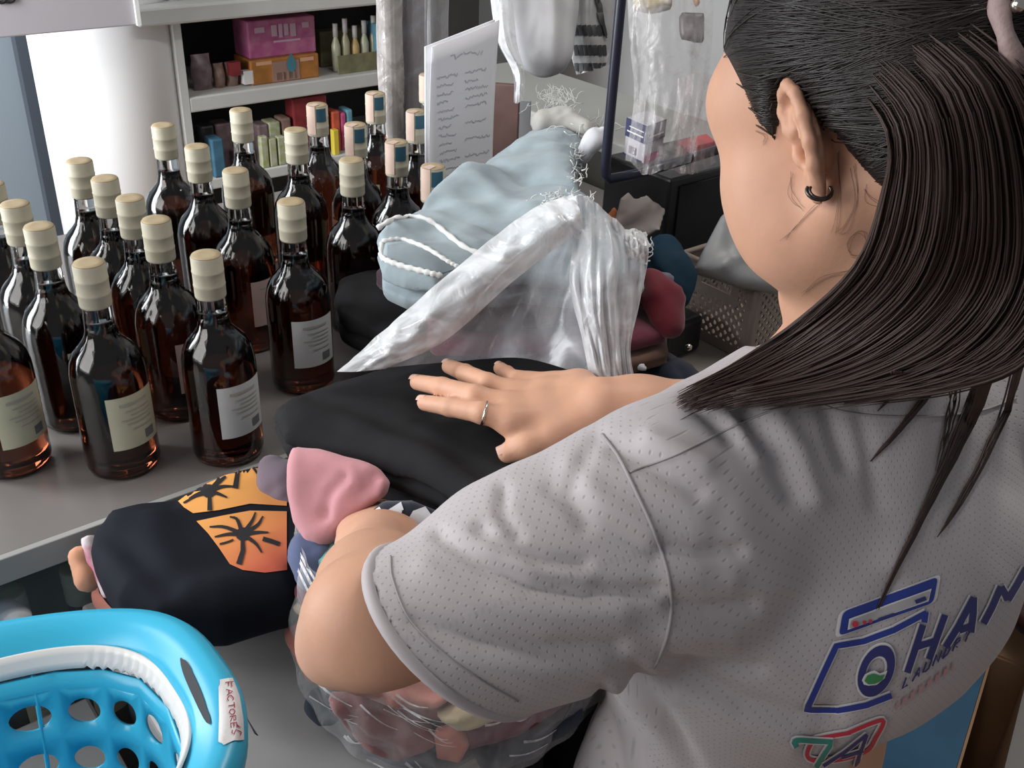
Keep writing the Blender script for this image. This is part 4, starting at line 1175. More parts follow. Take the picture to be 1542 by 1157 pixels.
# clip, earring, ring
m_metal = mat('metal_silver', (.62, .58, .52), .18, metal=1.0); m_dmetal = mat('metal_dark', (.10, .085, .075), .25, metal=.9)
mb = MB(); r_ = bvh_of(hair).ray_cast(CAM, ray(1545, 22).normalized()); cc = P(1547, 20, (r_[0] - CAM).dot(FW) - .007 if r_[0] is not None else .57)
mb.tube([cc + (RT * math.cos(t) * .014 + UP * math.sin(t) * .026 + FW * .003 * math.sin(3 * t)) for t in [2 * math.pi * k / 28 for k in range(28)]], [.0052 + .0008 * math.sin(5 * k) for k in range(28)], 10, closed=True)
cl = mb.build('hair_tie', mat('tie_mauve', (.30, .22, .21), .6, bump=.3, bscale=150), person)
mb = MB(); mb.lathe([(.0006, -.0042), (.0030, -.003), (.0042, 0), (.0030, .003), (.0006, .0042)], 14, cc - RT * .0075 - FW * .006 + UP * .002); mb.build('bead', m_metal, cl)
mb = MB(); lo_ = drape(BODYB, 1233, 284, .001) or LOBE
for rr, off in ((.0062, 0), (.0056, .0022)):
    mb.tube([lo_ - UP * .0015 + RT * (.0072 * math.cos(t) * (1 if rr > .006 else .85)) - UP * (rr * .85 * math.sin(t)) - FW * (.002 + .002 * math.sin(t) + off) for t in [-.5 + (math.pi + 1.0) * k / 22 for k in range(23)]], .00085 if off else .0012, 8)
mb.build('earring', m_dmetal, person)
mb = MB(); a_, b_ = fing[0][0], fing[0][1]; rc = a_.lerp(b_, .93); ad = (b_ - a_).normalized(); s1 = ad.cross(Z).normalized(); s2 = s1.cross(ad)
mb.tube([rc + (s1 * math.cos(t) + s2 * math.sin(t)) * .0106 for t in [2 * math.pi * k / 30 for k in range(30)]], .0013, 8, closed=True)
mb.build('finger_ring', m_metal, person)

# ================================================================== LAUNDRY ON THE PACKING TABLE
def cloth(name, col, var=.2, vs=12, rough=.85, bump=.10, bs=900, col2=None, sheen=.2):
    return mat(name, col, rough, var=var, vscale=vs, bump=bump, bscale=bs, col2=col2, sheen=sheen, spec=.2)


m_blackc = cloth('cloth_black', (0.018, 0.018, 0.020), sheen=0); m_char = cloth('cloth_charcoal', (0.035, 0.032, 0.036), sheen=0); m_pinkc = cloth('cloth_pink', (0.62, 0.30, 0.33), .12)
m_tee = cloth('cloth_tee', (0.008, 0.010, 0.016), sheen=0); m_denim = cloth('denim_pale', (0.33, 0.40, 0.435), .32, 16, .9, .18, 900); m_white_c = cloth('cloth_white', (.62, .63, .66), .1)
m_plumc = cloth('cloth_plum', (.055, .030, .040)); m_maroon = cloth('cloth_maroon', (.14, .03, .055)); m_crim = cloth('cloth_crimson', (.15, .02, .03)); m_brownc = cloth('cloth_brown', (.13, .07, .05)); m_navyc2 = cloth('cloth_navy', (.02, .024, .04))
m_teal_c = cloth('cloth_teal', (.16, .46, .46)); m_coral = cloth('cloth_coral', (.62, .24, .18)); m_cream = cloth('cloth_cream', (.62, .52, .34)); m_slate = cloth('cloth_slate', (.05, .06, .08)); m_rose = cloth('cloth_rosebrown', (.46, .24, .23)); m_steel = cloth('cloth_steelblue', (.10, .13, .24)); m_mauve = cloth('cloth_mauve', (.16, .12, .15))

# bag of folded clothes: garments lie in layers, wrapped in clear film
BGC = Vector((-.045, .752, 0))
def ring_poly(c, rx, ry, n=26, wob=.04, seed=0, rot=0):
    rr = random.Random(seed); ph = [rr.uniform(0, 6.28) for _ in range(3)]
    return [c + Vector((rx * math.cos(t + rot), ry * math.sin(t + rot), 0)) * (1 + wob * math.sin(2 * t + ph[0]) + wob * .6 * math.sin(5 * t + ph[1])) for t in [2 * math.pi * k / n for k in range(n)]]
LAY = [('slate', m_slate, .950, .985, .142, .135), ('rose', m_rose, .986, 1.012, .148, .140), ('coral', m_coral, 1.013, 1.034, .150, .142), ('cream', m_cream, 1.035, 1.050, .148, .140),
       ('maroon', m_maroon, 1.051, 1.068, .148, .138), ('coral2', m_coral, 1.069, 1.084, .146, .134), ('teal', m_teal_c, 1.085, 1.100, .146, .120)]
LTXT = {'slate': 'slate folded garment at the bottom of the film-wrapped laundry', 'rose': 'dusty rose folded garment low in the wrapped laundry', 'coral': 'coral folded garment in the middle of the wrapped laundry', 'cream': 'cream folded garment in the wrapped laundry',
        'maroon': 'thin maroon garment in the wrapped laundry', 'coral2': 'coral garment just below the teal one in the wrapped laundry', 'teal': 'teal garment at the top of the wrapped laundry, left of the elbow'}
for i, (k, mm, za, zb_, rx, ry) in enumerate(LAY):
    o = slab('folded_garment', None, (BGC.x, BGC.y, zb_), Z, zb_ - za, .008, mm, h=.005, wob=.004, seed=20 + i, edge_wob=.008, layers=2, world_poly=[q + Z * zb_ for q in ring_poly(BGC, rx, ry, seed=i)])
    tag(o, LTXT[k], 'garment', 'garments in the wrapped bundle')
# loose patterned garments bulging at the film on the near side
def lump(name, pts, r, material, label, cat='garment', h=.004, k=.02, group=None):
    P0 = np.array([list(p) for p in pts]); f = Field(P0.min(0) - max(r) - .03, P0.max(0) + max(r) + .03, h)
    if len(pts) == 1: f.ell(pts[0], (A, B, Z), (r[0], r[0], r[0]), 0)
    for i in range(len(pts) - 1): f.cone(pts[i], pts[i + 1], r[i], r[i + 1], k)
    v, q = f.mesh()
    # soft creases
    c = v.mean(0); n = (v - c); n /= np.linalg.norm(n, axis=1)[:, None] + 1e-9
    sd_ = len(label) + int(abs(c[0]) * 1000)
    v = v + n * (.005 * vnoise(v[:, 0] * 50 + v[:, 2] * 50, v[:, 1] * 16 - v[:, 2] * 14, sd_) + .0015 * vnoise(v[:, 0] * 100 - v[:, 2] * 50, v[:, 1] * 50 + v[:, 2] * 70, sd_ + 1))[:, None]
    o = mesh_obj(name, v, q, material); return tag(o, label, cat, group)
def arc3(x, y, z0): return G(x, y, z0)
lump('crumpled_garment', [P(448, 905, .955), P(455, 960, .94), P(475, 1010, .92)], [.010, .014, .012], m_coral, 'coral garment edge at the left side of the wrapped laundry')
lump('crumpled_garment', [P(440, 830, .97), P(446, 880, .955), P(462, 920, .94)], [.012, .016, .010], m_teal_c, 'teal garment edge below the pink one at the left side of the wrapped laundry')
m_film = film_mat('film_clear', (.85, .84, .85), .0, .14, rough=.14, bscale=32, bump=.9)
mb = MB()
def wrap(u, v):
    t = 2 * math.pi * u; zz = .953 + .152 * v
    s_ = 1.0 + .05 * math.sin(math.pi * v) + .012 * math.sin(9 * t + 6 * v) + .010 * math.sin(23 * t - 9 * v) + .012 * math.sin(5 * t + 17 * v)
    rx = .148 * s_ * (1 - .04 * v ** 3 + .01 * (1 - v)); ry = .158 * s_ * (1 - .10 * v ** 3 + .06 * (1 - v))
    return BGC + Vector((rx * math.cos(t), ry * math.sin(t), zz))
mb.grid(wrap, 150, 30, True)
wr = mb.build('film_wrap', m_film); tag(wr, 'clear crinkled film bag wrapped round the stack of garments', 'plastic bag')
WRB = bvh_of(wr)
def in_film(poly, mm, lb, seed, back=.010, th=.022, cr=()):
    cx_, cy_ = sum(p[0] for p in poly) / len(poly), sum(p[1] for p in poly) / len(poly)
    o_ = drape(WRB, cx_, cy_, 0, .86) + FW * back
    r_ = WRB.ray_cast(CAM, ray(cx_, cy_).normalized()); n_ = r_[1] if r_[0] is not None and r_[1].dot(FW) < 0 else (-r_[1] if r_[0] is not None else -FW)
    o = slab('bagged_garment', poly, o_, (n_ * .6 - FW * .5).normalized(), th, .008, mm, h=.0032, wob=.007, wfreq=38, seed=seed, edge_wob=.003, creases=cr)
    return tag(o, lb, 'garment', 'garments pressed against the film')
m_salm = cloth('cloth_salmon', (.62, .30, .25), .25, 30)
in_film([(485, 1012), (560, 1008), (700, 1000), (690, 1050), (650, 1078), (560, 1066), (510, 1045)], m_salm, 'salmon garment under the bare forearm pressed against the film', 91, cr=[([(500, 1025), (590, 1050), (660, 1062)], .006, .008), ([(560, 1020), (640, 1030)], -.005, .006)])
in_film([(490, 1052), (540, 1056), (640, 1098), (668, 1125), (600, 1150), (545, 1128), (510, 1098)], m_rose, 'rose brown garment below the salmon one in the film', 92, .012, cr=[([(500, 1065), (570, 1100), (640, 1125)], .007, .008), ([(520, 1095), (590, 1130)], -.006, .006)])
lump('crumpled_garment', [P(488, 1070, .945), P(505, 1115, .94), P(525, 1165, .935)], [.018, .022, .024], m_slate, 'slate garment at the lower left of the film bag')
in_film([(540, 1135), (600, 1145), (650, 1130), (660, 1175), (540, 1180)], cloth('cloth_greyblue', (.22, .24, .27)), 'grey blue garment low at the front of the film bag', 94, .016)
in_film([(655, 1080), (690, 1050), (720, 1040), (755, 1062), (745, 1090), (690, 1102)], m_cream, 'cream garment under the sleeve hem in the film', 95, .010, cr=[([(670, 1085), (740, 1060)], .006, .006)])
in_film([(650, 1110), (690, 1098), (705, 1130), (690, 1160), (655, 1150)], m_coral, 'coral gathered garment at the front of the film bag', 96, .008)
in_film([(700, 1100), (760, 1085), (830, 1055), (870, 1030), (880, 1050), (820, 1095), (740, 1130), (705, 1140)], m_maroon, 'maroon garment running right under the sleeve in the film', 97, .012)
in_film([(720, 1140), (790, 1105), (850, 1078), (885, 1045), (880, 1085), (800, 1150), (730, 1170)], m_slate, 'charcoal garment along the right edge of the film bag', 98, .014)
m_streak = film_mat('film_highlight', (.90, .88, .88), .25, .75, rough=.12, bscale=60, bump=.2)  # pale ribbons painted on the film as its bright reflections
rr = random.Random(12); pol = []
for k in range(34):
    x, y = rr.uniform(465, 800), rr.uniform(1010, 1150); L_ = rr.uniform(20, 90); sl = rr.uniform(.25, .75) if x < 680 else rr.uniform(-.6, -.25)
    pts = [(x + L_ * t, y + L_ * t * sl + 6 * math.sin(3 * t)) for t in [j / 7 for j in range(8)]]; ww = rr.uniform(1.5, 5.0)
    pol += [[(ax__, ay__) for ax__, ay__ in q4] for q4 in ribbon_polys(pts, ww, taper=(1.0, .25))]
for pts in ([(440, 808), (462, 850), (480, 880)], [(432, 815), (452, 862), (470, 900)], [(446, 830), (470, 880)]): pol += ribbon_polys(smooth_px(pts, 10), rr.uniform(3, 7))
o = decal_poly('film_highlights', pol, WRB, m_streak, wr, .0012, 8); o['kind'] = 'stuff'

# folded black trousers being pressed down, and what peeps out below
ZP = 1.166
tr_ = slab('folded_trousers', [(416, 612), (440, 592), (500, 570), (580, 548), (650, 530), (760, 522), (850, 540), (930, 575), (965, 620), (925, 690), (860, 740), (770, 780), (735, 775), (690, 742), (620, 705), (560, 682), (480, 662), (424, 648)],
           G(650, 620, ZP), Z, .040, .016, m_blackc, h=.0036, wob=.003, wfreq=14, seed=4, layers=2, lay_in=.6,
           creases=[([(430, 625), (520, 640), (620, 680), (720, 735)], .006, .014), ([(470, 600), (560, 625), (680, 680), (760, 735)], -.004, .010), ([(780, 535), (850, 560), (920, 600)], .006, .012), ([(760, 560), (850, 590), (900, 620)], -.004, .012)])
tag(tr_, 'folded black trousers on top of the laundry stack under the spread hand', 'trousers')
o = slab('folded_garment', [(455, 640), (560, 650), (700, 690), (800, 700), (850, 760), (740, 812), (672, 800), (620, 758), (560, 728), (470, 690)], G(650, 720, ZP - .042), Z, .022, .009, m_char, h=.004, wob=.003, seed=9, layers=2)
tag(o, 'charcoal folded garment directly below the black trousers', 'garment')
# pink garment hanging out towards the viewer
pn = (-FW + Z * .15 - RT * .25).normalized()
o = slab('hanging_garment', [(432, 668), (470, 672), (520, 690), (560, 706), (582, 724), (576, 748), (545, 772), (505, 796), (480, 822), (455, 815), (436, 788), (428, 740), (425, 700)], P(500, 740, .895), pn, .030, .014, m_pinkc, h=.0032, wob=.003, wfreq=22, seed=12,
         creases=[([(520, 720), (500, 745), (490, 775)], -.006, .006), ([(545, 700), (515, 730), (500, 760)], .004, .008), ([(555, 735), (560, 718)], -.008, .006), ([(440, 690), (450, 760), (465, 810)], .003, .012), ([(540, 706), (552, 730), (540, 750)], -.004, .006)])
tag(o, 'pink garment hanging from under the black trousers', 'garment')
# black garment with white print
o = slab('printed_garment', [(552, 770), (575, 752), (620, 748), (680, 775), (720, 800), (700, 830), (640, 850), (600, 830), (560, 800)], P(630, 795, .865), (-FW + Z * .3).normalized(), .03, .012, m_navyc2, h=.0034, wob=.003, seed=15)
tag(o, 'black garment with bold white lettering behind the forearm', 'garment')
bb = bvh_of(o)
decal_poly('white_print', [[(582, 770), (604, 757), (608, 768), (592, 778), (590, 790), (575, 782)], [(604, 800), (622, 770), (640, 764), (652, 780), (640, 790), (628, 812), (612, 806)], [(556, 775), (572, 764), (576, 770), (562, 780)], [(598, 772), (606, 770), (600, 786), (592, 792)]], bb, m_white_c, o, .0008, 5)
decal_poly('white_outline', ribbon_polys(smooth_px([(645, 800), (650, 786), (664, 782), (672, 792)], 10), 2.5), bb, m_white_c, o, .0008, 5)
lump('crumpled_garment', [P(455, 832, .93), P(478, 838, .91), P(472, 868, .90)], [.014, .018, .012], m_steel, 'steel blue garment edge below the pink one')
lump('crumpled_garment', [P(412, 708, 1.03), P(428, 735, 1.02), P(440, 760, 1.01)], [.014, .018, .016], m_mauve, 'dark mauve garment edge left of the pink one')

# folded black T-shirt with a sunset print, on a stack of two more garments
ZS = 1.078
st_poly = [(133, 800), (138, 776), (160, 752), (210, 742), (262, 738), (330, 708), (385, 690), (450, 682), (490, 720), (488, 830), (440, 872), (330, 905), (230, 905), (170, 880), (146, 842)]
tee = slab('folded_tshirt', st_poly, G(300, 800, ZS), Z, .070, .026, m_tee, maxb=CB0 - .012, h=.0038, wob=.003, wfreq=12, seed=30, edge_wob=.003,
           creases=[([(150, 790), (200, 830), (250, 880)], -.006, .012), ([(230, 780), (240, 850)], .005, .02), ([(140, 770), (190, 765), (260, 760)], -.004, .008), ([(300, 880), (400, 850)], .003, .02)])
tag(tee, 'folded black T-shirt with an orange sunset and palm print', 'T-shirt')
low = [(122, 828), (128, 806), (170, 780), (300, 745), (470, 705), (490, 840), (330, 925), (230, 925), (170, 902), (140, 870)]
o = slab('folded_garment', low, G(300, 820, ZS - .072), Z, .028, .009, m_tee, h=.004, maxb=CB0 - .02, wob=.003, seed=33, layers=2); tag(o, 'black folded garment below the palm print T-shirt', 'garment')
o = slab('folded_garment', [(114, 838), (124, 818), (170, 800), (400, 740), (470, 790), (330, 925), (200, 920), (140, 890)], G(300, 830, ZS - .101), Z, .026, .008, m_coral, h=.004, maxb=CB0 - .02, wob=.003, seed=34); tag(o, 'coral folded garment at the bottom of the black shirt stack', 'garment')
TEEB = bvh_of(tee)
# sun print with its own yellow to red ink gradient (the ink changes colour along the shirt)
def sun_mat():
    m = bpy.data.materials.new('sunset_ink'); m.use_nodes = True; nt = m.node_tree; p = nt.nodes['Principled BSDF']; p.inputs['Roughness'].default_value = .7
    tc = nt.nodes.new('ShaderNodeTexCoord'); g1 = G(300, 790, ZS); g2 = G(410, 850, ZS); d = (g2 - g1); L = d.length; d.normalize()
    dt = nt.nodes.new('ShaderNodeVectorMath'); dt.operation = 'DOT_PRODUCT'; dt.inputs[1].default_value = d / L
    ad = nt.nodes.new('ShaderNodeMath'); ad.operation = 'SUBTRACT'; ad.inputs[1].default_value = g1.dot(d) / L
    r = nt.nodes.new('ShaderNodeValToRGB'); r.color_ramp.elements[0].color = (.80, .36, .09, 1); r.color_ramp.elements[1].color = (.52, .10, .05, 1)
    nt.links.new(tc.outputs['Object'], dt.inputs[0]); nt.links.new(dt.outputs['Value'], ad.inputs[0]); nt.links.new(ad.outputs[0], r.inputs[0]); nt.links.new(r.outputs[0], p.inputs['Base Color'])
    return m
m_sun = sun_mat()
def C7(x, y): return (100 + x / 3.615, 660 + y / 3.615)
decal_poly('sun_print', [[C7(580, 312), C7(700, 225), C7(880, 140), C7(1030, 140), C7(1200, 150), C7(1200, 372), C7(1000, 360), C7(830, 395), C7(690, 412), C7(640, 380)],
                         [C7(708, 455), C7(850, 425), C7(1000, 398), C7(1200, 402), C7(1200, 720), C7(1080, 735), C7(960, 722), C7(890, 690), C7(830, 600), C7(770, 520)]], TEEB, m_sun, tee, .0008, 8)
m_ink = mat('palm_ink', (.012, .011, .014), .7)
def palm(cx, cy, fr, trunk, tw):
    pol = []
    pol += ribbon_polys([C7(*p) for p in trunk], tw, taper=(.7, 1.1))
    for f in fr:
        pts = smooth_px([C7(cx, cy)] + [C7(*p) for p in f], 8); pol += ribbon_polys(pts, 6.5, taper=(1.1, .35))
    pol.append([C7(cx + 38 * math.cos(t), cy + 38 * math.sin(t)) for t in [k * math.pi / 5 for k in range(10)]])
    return pol
decal_poly('palm_print', palm(960, 530, [[(1010, 460), (1030, 410)], [(1040, 480), (1070, 432)], [(1040, 520), (1100, 520)], [(1030, 580), (1065, 632)], [(930, 450), (890, 435)], [(860, 490), (780, 490)], [(880, 530), (808, 545)]], [(960, 540), (962, 620), (940, 695)], 8), TEEB, m_ink, tee, .0016, 6)
decal_poly('palm_print', palm(775, 295, [[(825, 240), (835, 200)], [(850, 230), (870, 215)], [(850, 270), (915, 270)], [(830, 310), (875, 330)], [(740, 240), (690, 228)], [(700, 275), (640, 265)], [(720, 310), (670, 335)]], [(780, 300), (782, 400)], 7), TEEB, m_ink, tee, .0016, 6)
decal_poly('palm_print', palm(940, 150, [[(1000, 150), (1060, 230)], [(900, 180), (860, 150)], [(990, 140), (1040, 150)]], [(940, 150), (920, 280)], 8), TEEB, m_ink, tee, .0016, 6)
decal_poly('palm_frond_print', ribbon_polys(smooth_px([C7(1070, 555), C7(1120, 570), C7(1160, 585)], 8), 7) + ribbon_polys(smooth_px([C7(835, 585), C7(880, 572), C7(910, 560)], 6), 3) + ribbon_polys(smooth_px([C7(640, 360), C7(700, 325), C7(760, 310)], 6), 3), TEEB, m_ink, tee, .0016, 6)
# floral garment edge under the T-shirt
fl = slab('floral_garment', [(118, 812), (128, 806), (150, 845), (175, 880), (182, 905), (150, 905), (125, 850)], P(150, 855, .975), (-FW * .5 - A * .6 + Z * .3).normalized(), .016, .006, cloth('cloth_blossom', (.58, .52, .54), .6, 60, col2=(.50, .10, .18)), h=.003, wob=.002, seed=40)
tag(fl, 'white and crimson patterned garment edge under the palm print T-shirt', 'garment')
lump('crumpled_garment', [P(120, 835, .99), P(135, 870, .985)], [.011, .013], cloth('cloth_peach', (.68, .33, .20)), 'peach garment edge at the far left of the shirt stack')

# ================================================================== BLUE BASKET
m_bblue = mat('basket_blue', (0.045, 0.47, 0.72), .30, spec=.5, var=.05, vscale=6); m_bwhite = mat('basket_white', (.80, .80, .78), .35)
KC = (-.090, .562); KA, KB, KZ = .285, .152, 1.120
def sup(t, ia, zz, n=2.7):
    c, s_ = math.cos(t), math.sin(t)
    x = math.copysign(abs(c) ** (2 / n), c) * (KA - ia); y = math.copysign(abs(s_) ** (2 / n), s_) * (KB - ia)
    return AB(KC[0] + x, KC[1] + y, zz)
bk = empty('laundry_basket', AB(KC[0], KC[1], ZL), 'bright blue perforated laundry basket with white inner rim and name tape', 'basket')
mb = MB(); NS = 120
prof = [(.004, -.030), (.000, -.022), (-.001, -.008), (.004, -.001), (.012, .000), (.022, -.004), (.030, -.010), (.036, -.016)]
mb.grid(lambda u, v: sup(2 * math.pi * u, prof[min(7, int(round(v * 7)))][0], KZ + prof[min(7, int(round(v * 7)))][1] + .010 * math.cos(4 * math.pi * u) ** 2 - .010), NS, 8, True)
rim = mb.build('rim', m_bblue, bk); solidify(rim, .002)
mb = MB()
mb.grid(lambda u, v: sup(2 * math.pi * u, .036 + .006 * v + 0 * v, KZ - .0155 - (.016 + (.0022 * math.sin(100 * 2 * math.pi * u) if u < .10 or u > .93 else 0)) * v), 360, 4, True)
solidify(mb.build('white_band', m_bwhite, bk), .003)
# wall with real oval holes: cells of (angle, depth), each a ring between its border and an ellipse
def wall_pt(u, v): return sup(2 * math.pi * u, .042 + .030 * v, KZ - .034 - (KZ - .034 - ZL - .012) * v)
mb = MB(); NC, NR = 24, 6
for i in range(NC):
    for j in range(NR):
        u0, u1 = i / NC, (i + 1) / NC; v0, v1 = (0, .06, .25, .44, .63, .82, 1)[j:j + 2]; uc, vc = (u0 + u1) / 2, (v0 + v1) / 2
        n = 24; ring = []; out = []
        for k in range(n):
            t = 2 * math.pi * k / n; c, s_ = math.cos(t), math.sin(t); ring.append((uc + .35 * (u1 - u0) * c, vc + .26 * (v1 - v0) * s_))
            mx_ = max(abs(c), abs(s_)); out.append((uc + (u1 - u0) / 2 * c / mx_, vc + (v1 - v0) / 2 * s_ / mx_))
        hole = 0 < j < NR - 1
        if hole:
            mb.add([wall_pt(*p) for p in out + ring], [(k, (k + 1) % n, n + (k + 1) % n, n + k) for k in range(n)])
        else:
            mb.add([wall_pt(u0, v0), wall_pt(u1, v0), wall_pt(u1, v1), wall_pt(u0, v1)], [(0, 1, 2, 3)])
wl = mb.build('wall', m_bblue, bk)
bm = bmesh.new(); bm.from_mesh(wl.data); bmesh.ops.remove_doubles(bm, verts=bm.verts[:], dist=.0004); bm.to_mesh(wl.data); bm.free(); solidify(wl, .0025)
mb = MB(); mb.add([sup(2 * math.pi * k / 60, .072, ZL + .012) for k in range(60)], [tuple(range(60))]); solidify(mb.build('bottom', m_bblue, bk), .003)
mb = MB(); mb.grid(lambda u, v: sup(2 * math.pi * u, .072, ZL + .001 + .011 * v), 60, 2, True); mb.build('foot', m_bblue, bk)
for u in (.36, .64, .86, .14): MB().tube([wall_pt(u, v / 8) + (AB(KC[0], KC[1], 0) - AB(KC[0], KC[1], 0)) for v in range(9)], .0018, 6).build('rib', m_bblue, bk)
# slot in the rim at the near end: not cut, its shade painted as a dark patch
RIMB = bvh_of(rim)
decal_poly('handle_slot_shade', [smooth_px([(274, 992), (284, 1000), (300, 1030), (313, 1065), (319, 1092), (310, 1085), (293, 1050), (278, 1015)], 24, True)], RIMB, mat('slot_shadow', (.05, .055, .06), .8), bk, .0020, 6)
tp = decal_poly('name_tape', [[(331, 1027), (347, 1024), (357, 1050), (363, 1085), (364, 1116), (356, 1117), (350, 1119), (337, 1125), (331, 1120), (332, 1080)]], RIMB, mat('tape_white', (.72, .72, .72), .5), bk, .0022, 5)
# handwriting runs down the tape
w0, w1 = (342, 1033), (353, 1114); hx_, hy_ = 9.0, -1.5; pol = []
for k, ch in enumerate('FACTORES'):
    o0 = lerp_px(w0, w1, k / 8.0); dx, dy = (w1[0] - w0[0]) / 8 * .8, (w1[1] - w0[1]) / 8 * .8
    for s_ in glyph[ch]: pol += ribbon_polys([(o0[0] + dx * x / .65 + hx_ * y - 3, o0[1] + dy * x / .65 + hy_ * y) for x, y in s_], 1.7)
decal_poly('handwriting', pol, RIMB, mat('marker_red', (.30, .03, .05), .6), tp, .0032, 4)
MB().tube([P(371, 1080, .80), P(384, 1105, .80), P(388, 1108, .80), P(374, 1086, .81)], .0004, 5).build('loose_wire', m_frame, bk)
lump('white_bundle', [P(0, 925, 1.02), P(22, 932, 1.02)], [.014, .012], m_white_c, 'white cloth edge behind the basket at the left border')

# ================================================================== PILE BEHIND: DARK CLOTHES, DENIM SHORTS, CLEAR BAG
def pile(name, poly, z, th, mm, lb, seed, **k):
    o = slab(name, poly, G(sum(p[0] for p in poly) / len(poly), sum(p[1] for p in poly) / len(poly), z), Z, th, min(.016, th * .4), mm, h=.0042, wob=.004, seed=seed, layers=2, **k); return tag(o, lb, 'garment', 'dark garments under the denim shorts')
pile('folded_garment', [(560, 560), (640, 520), (900, 520), (1010, 540), (1030, 590), (880, 640), (700, 640)], 1.068, .036, m_navyc2, 'navy folded garment at the bottom of the dark pile', 50)
pile('folded_garment', [(498, 440), (510, 412), (545, 398), (640, 405), (800, 430), (960, 470), (1000, 520), (900, 570), (740, 570), (620, 520), (560, 488), (510, 462)], 1.128, .055, m_blackc, 'rolled black garment whose end sticks out beside the bottles', 51)
pile('folded_garment', [(900, 470), (960, 455), (1010, 480), (1012, 530), (950, 545), (880, 530)], 1.150, .020, m_brownc, 'brown garment at the right edge of the dark pile', 53)
pile('folded_garment', [(640, 470), (700, 440), (900, 420), (985, 440), (1006, 462), (1006, 492), (960, 505), (820, 520), (700, 525), (650, 510)], 1.176, .024, m_maroon, 'maroon garment showing through the clear bag', 54)
pile('folded_garment', [(560, 405), (600, 385), (700, 380), (880, 390), (960, 405), (990, 425), (940, 450), (800, 470), (690, 470), (620, 440)], 1.206, .028, m_plumc, 'dark plum folded garment right below the denim shorts', 55)
lump('rolled_garment', [P(985, 425, 1.16), P(1000, 450, 1.15), P(1004, 485, 1.14)], [.014, .020, .017], m_crim, 'crimson rolled garment at the right edge of the dark pile')
lump('rolled_garment', [P(975, 418, 1.17), P(1003, 422, 1.165)], [.010, .009], cloth('cloth_lilacgrey', (.16, .15, .20)), 'grey lilac garment edge above the crimson roll')

ZD = 1.262
dn_poly = [(566, 345), (585, 330), (620, 308), (650, 280), (700, 248), (748, 215), (790, 193), (830, 182), (872, 182), (880, 205), (868, 235), (866, 262), (880, 290), (930, 330), (972, 362), (975, 388), (930, 402), (860, 404), (790, 398), (760, 405), (720, 402), (655, 414), (610, 405), (580, 392), (575, 368)]
den = slab('denim_shorts', dn_poly, G(760, 310, ZD), Z, .052, .020, m_denim, h=.0034, wob=.010, wfreq=13, seed=61, edge_wob=.004, layers=2, lay_in=.8,
           creases=[([(650, 300), (720, 330), (800, 370)], -.010, .016), ([(700, 255), (760, 300), (850, 350)], .010, .022), ([(735, 232), (800, 270), (860, 280)], -.009, .012), ([(790, 215), (840, 225)], .008, .02), ([(600, 335), (660, 335), (720, 375)], .006, .014)])
tag(den, 'folded pale blue denim shorts with frayed white hems on the dark pile', 'shorts')
DENB = bvh_of(den)
m_fray = mat('fray_white', (.66, .67, .66), .9)
def hem_edge(pts, r, nm='frayed_hem'):
    cl = catmull([(x, y, 0) for x, y in pts], 40); q = []
    for k, p in enumerate(cl):
        d = drape(DENB, p.x, p.y, .001, None)
        if d is None: d = (q[-1] + (P(p.x, p.y, (q[-1] - CAM).dot(FW)) - q[-1])) if q else P(p.x, p.y, 1.06)
        q.append(d)
    # keep neighbours close in depth
    MB().tube(q, [r * (1 + .25 * math.sin(k * 1.9)) for k in range(40)], 6).build(nm, m_fray, den)
decal_poly('inner_leg', [[(584, 370), (606, 366), (640, 378), (690, 405), (664, 412), (610, 402), (584, 388)]], DENB, cloth('denim_inside', (.20, .245, .27), .25), den, .0008, 8)
hem_edge([(568, 344), (590, 332), (618, 328), (645, 333), (672, 352), (700, 374), (735, 388), (765, 396)], .0030)
hem_edge([(578, 364), (605, 362), (640, 374), (672, 394), (690, 404)], .0026)
hem_edge([(577, 366), (577, 388), (600, 400), (640, 410), (665, 416)], .0030)
# frayed tufts along the waist end and right hem
mb = MB(); rr = random.Random(5)
for cx, cy, n, sp in ((838, 152, 70, 18), (885, 192, 50, 16), (866, 232, 26, 6), (870, 262, 26, 6), (845, 302, 70, 24), (965, 376, 20, 8)):
    for k in range(n):
        x, y = cx + rr.gauss(0, sp), cy + rr.gauss(0, 7); d = drape(DENB, x, max(y, 186), .002, None)
        dd = (d - CAM).dot(FW) if d is not None else 1.5 if cy < 240 else 1.15
        p0 = P(x, y, dd - .004); a = rr.uniform(0, 6.28); q = [p0]
        for j in range(4):
            a += rr.gauss(0, .7); q.append(q[-1] + (RT * math.cos(a) + UP * math.sin(a)) * (.0055 if cy < 220 else .0028) - FW * .0006)
        mb.tube(q, [.0009, .0008, .0007, .0006, .0003], 4)
o = mb.build('frayed_threads', m_fray, den); o['kind'] = 'stuff'
# waist end: folded pocket lining and a loop
lw = lump('pocket_lining', [P(818, 182, 1.47), P(850, 178, 1.47), P(885, 192, 1.45)], [.018, .014, .012], cloth('cloth_lining', (.45, .44, .41)), 'x'); lw.parent = den; del lw['label']; del lw['category']
lw = lump('belt_end', [P(880, 232, 1.40), P(892, 212, 1.39), P(910, 196, 1.39)], [.012, .009, .008], m_white_c, 'x'); lw.parent = den; del lw['label']; del lw['category']

